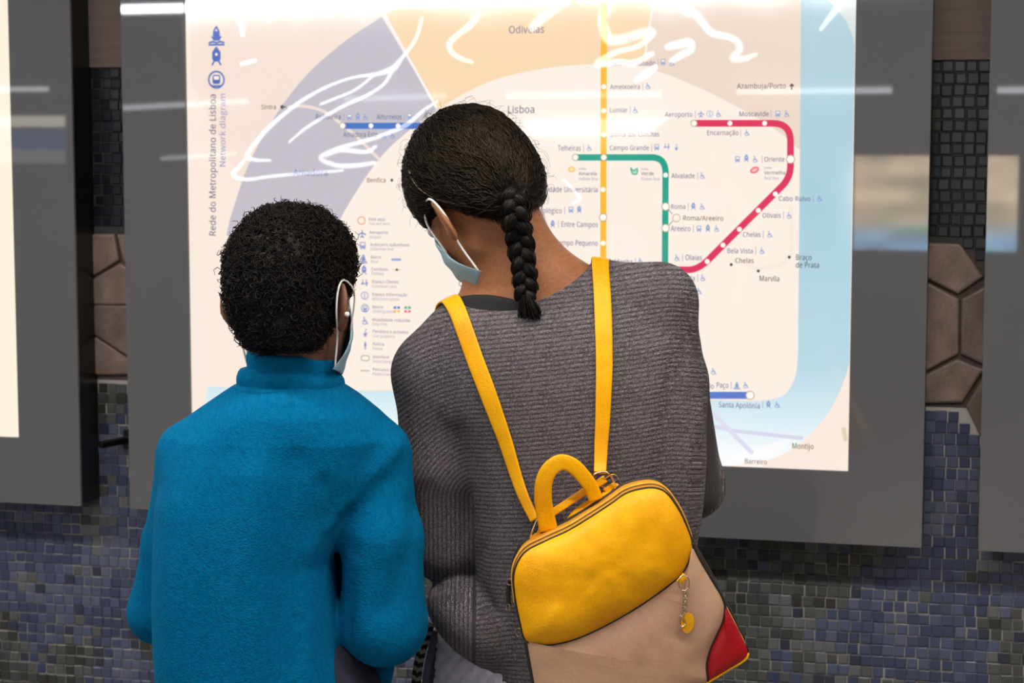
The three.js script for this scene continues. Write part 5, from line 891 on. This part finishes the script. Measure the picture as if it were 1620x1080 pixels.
  // metal rings and tabs
  const ring = (pts, a, name, m = gold, par = bag) => mesh(name, sweep(curve(pts.map(([u, v, z]) => B(u, v, z)), 60, true).slice(0, 60), { a: a * 1.15, sides: 10, closed: true }), m, par);
  ring([[938, 752, 0.146], [952, 746, 0.148], [962, 748, 0.148], [972, 764, 0.146], [973, 772, 0.143], [960, 772, 0.138], [945, 764, 0.14]], 0.0012, 'metal_ring');
  ring([[850, 822, 0.148], [845, 832, 0.15], [839, 848, 0.15], [840, 853, 0.146], [848, 845, 0.142], [854, 830, 0.144]], 0.0013, 'metal_ring');
  const tab = (pts, z, name, w, m) => { const c = curve(pts.map(([u, v]) => B(u, v, z)), 16); return mesh(name, sweep(c, { a: w, b: 0.002, sides: 12, square: 0.6, ups: c.map(() => V(0, 0, 1)) }), m, bag); };
  tab([[962, 768], [966, 774], [972, 783]], 0.14, 'ring_tab', 0.0085, yellow); tab([[846, 844], [850, 850], [858, 858]], 0.143, 'ring_tab', 0.008, yellow);
  // side buckle on the left
  tab([[806, 918], [804, 935], [805, 958]], 0.168, 'side_buckle', 0.0032, edge); ring([[803, 917, 0.17], [810, 917, 0.174], [810, 924, 0.174], [803, 924, 0.17]], 0.0008, 'buckle_loop', brass); ring([[801, 957, 0.17], [806, 957, 0.174], [806, 964, 0.174], [801, 964, 0.17]], 0.0008, 'buckle_loop', brass);
  ring([[815, 996, 0.174], [822, 994, 0.178], [826, 1001, 0.178], [819, 1006, 0.174]], 0.0008, 'buckle_loop', brass);
  // key chain with a yellow tag
  tab([[1074, 921], [1079, 915], [1084, 909]], ZF + 0.014, 'ring_tab', 0.0042, yellow);
  const ZK = ZF + 0.02;
  ring([0, 1, 2, 3, 4, 5, 6, 7].map((i) => [1082 + 8.5 * Math.cos(i * Math.PI / 4), 922 + 12 * Math.sin(i * Math.PI / 4), ZK]), 0.00085, 'key_ring');
  for (let i = 0; i < 12; i++) { const u = 1084.5 - 3.6 * i / 11 + (i % 2 ? 0.8 : -0.8), v = 936 + i * 4.4, f = i % 2; ring([0, 1, 2, 3, 4, 5].map((k) => [u + (f ? 3.0 : 1.5) * Math.cos(k * Math.PI / 3), v + 3.2 * Math.sin(k * Math.PI / 3), ZK + (f ? 0 : 0.0016) * Math.cos(k * Math.PI / 3)]), 0.0006, 'chain_link', brass); }
  const tagG = new THREE.CylinderGeometry(0.0085, 0.0085, 0.0022, 32).rotateX(Math.PI / 2), tp = B(1088, 985, ZK); tagG.scale(1, 1.6, 1); tagG.rotateZ(-0.12).translate(tp.x, tp.y, tp.z); mesh('leather_tag', tagG, yellow, bag);
  ring([[1077, 974, ZK + 0.002], [1085, 986, ZK + 0.002], [1079, 991, ZK + 0.002], [1076, 988, ZK + 0.002]], 0.0007, 'tag_clip', gold);
}
{
  const { P } = FW, j = group('quilted_jacket'), base = P(740, 1120, -0.03); j.position.copy(base.clone().applyAxisAngle(V(0, 1, 0), YAW).add(FW.origin)); j.rotation.y = YAW;
  tag(j, 'quilted lilac-grey jacket with a striped knit edge below the grey sweater', 'jacket');
  const B = (u, v, z) => P(u, v, z).sub(base);
  // quilted cloth hanging at the hip
  const nu = 90, nv = 120, pos = [], uv = [], idx = [];
  for (const back of [0, 1]) for (let b = 0; b <= nv; b++) for (let a = 0; a <= nu; a++) { const s = a / nu, t = b / nv, u = lerp(lerp(692, 672, t), 850, s), v = lerp(995, 1260, t), q = (u * 1.25 + v) / 30, w = (u * 1.25 - v) / 30, pad = 0.008 * Math.sqrt(Math.abs(Math.sin(q * Math.PI) * Math.sin(w * Math.PI))), p = B(u, v, back ? -0.09 : 0.086 - 0.14 * Math.pow(1 - s, 2.0) + pad); pos.push(p.x, p.y, p.z); uv.push(u / 1000, v / 1000); }
  const W = nu + 1, H = W * (nv + 1);
  for (let b = 0; b < nv; b++) for (let a = 0; a < nu; a++) { const k = b * W + a; idx.push(k, k + W, k + 1, k + 1, k + W, k + W + 1, H + k, H + k + 1, H + k + W, H + k + 1, H + k + W + 1, H + k + W); }
  const rim = (a, b) => idx.push(a, b, H + a, b, H + b, H + a); for (let a = 0; a < nu; a++) { rim(a + 1, a); rim(nv * W + a, nv * W + a + 1); } for (let b = 0; b < nv; b++) { rim(b * W, (b + 1) * W); rim((b + 1) * W + nu, b * W + nu); }
  const g = new THREE.BufferGeometry(); g.setAttribute('position', new THREE.Float32BufferAttribute(pos, 3)); g.setAttribute('uv', new THREE.Float32BufferAttribute(uv, 2)); g.setIndex(idx); g.computeVertexNormals();
  mesh('quilted_cloth', toCreasedNormals(g, 1.0), std({ color: rgb(0.55, 0.52, 0.62), roughness: 0.55, sheen: 0.3, sheenColor: rgb(0.4, 0.4, 0.5) }), j);
  const zipT = dataTexture(64, 64, (u, v) => { const f = Math.sin((u * 8 + v * 2) * Math.PI * 2) > 0.1 ? 1 : 0; return f ? [0.42, 0.43, 0.52] : [0.06, 0.07, 0.13]; }, { srgb: true });
  const strip = (pts, w, z, name, m) => { const c = curve(pts.map(([u, v]) => B(u, v, z)), 40); return mesh(name, sweep(c, { a: w, b: 0.003, sides: 14, square: 0.7, ups: c.map(() => V(-0.25, 0, 0.97)) }), m, j); };
  const knitT = dataTexture(128, 64, (u, v) => { const k = Math.sin(u * Math.PI * 8 + 1.6 * Math.sin(v * 9)); return k > 0.15 ? [0.42, 0.42, 0.4] : [0.035, 0.035, 0.04]; }, { srgb: true });
  strip([[681, 985], [671, 1015], [663, 1045], [658, 1085], [655, 1200]], 0.0072, -0.045, 'knit_edge', std({ map: scaled(knitT, 18, 30), roughness: 0.95 }));
  strip([[690, 998], [682, 1030], [676, 1060], [672, 1095], [668, 1200]], 0.0055, -0.05, 'zip_tape', std({ map: scaled(zipT, 60, 80), roughness: 0.8 }));
  strip([[694, 1003], [689, 1030], [685, 1060], [681, 1095], [678, 1200]], 0.006, -0.052, 'zip_facing', std({ color: rgb(0.02, 0.024, 0.055), roughness: 0.8 }));
}

renderer.render(scene, camera);
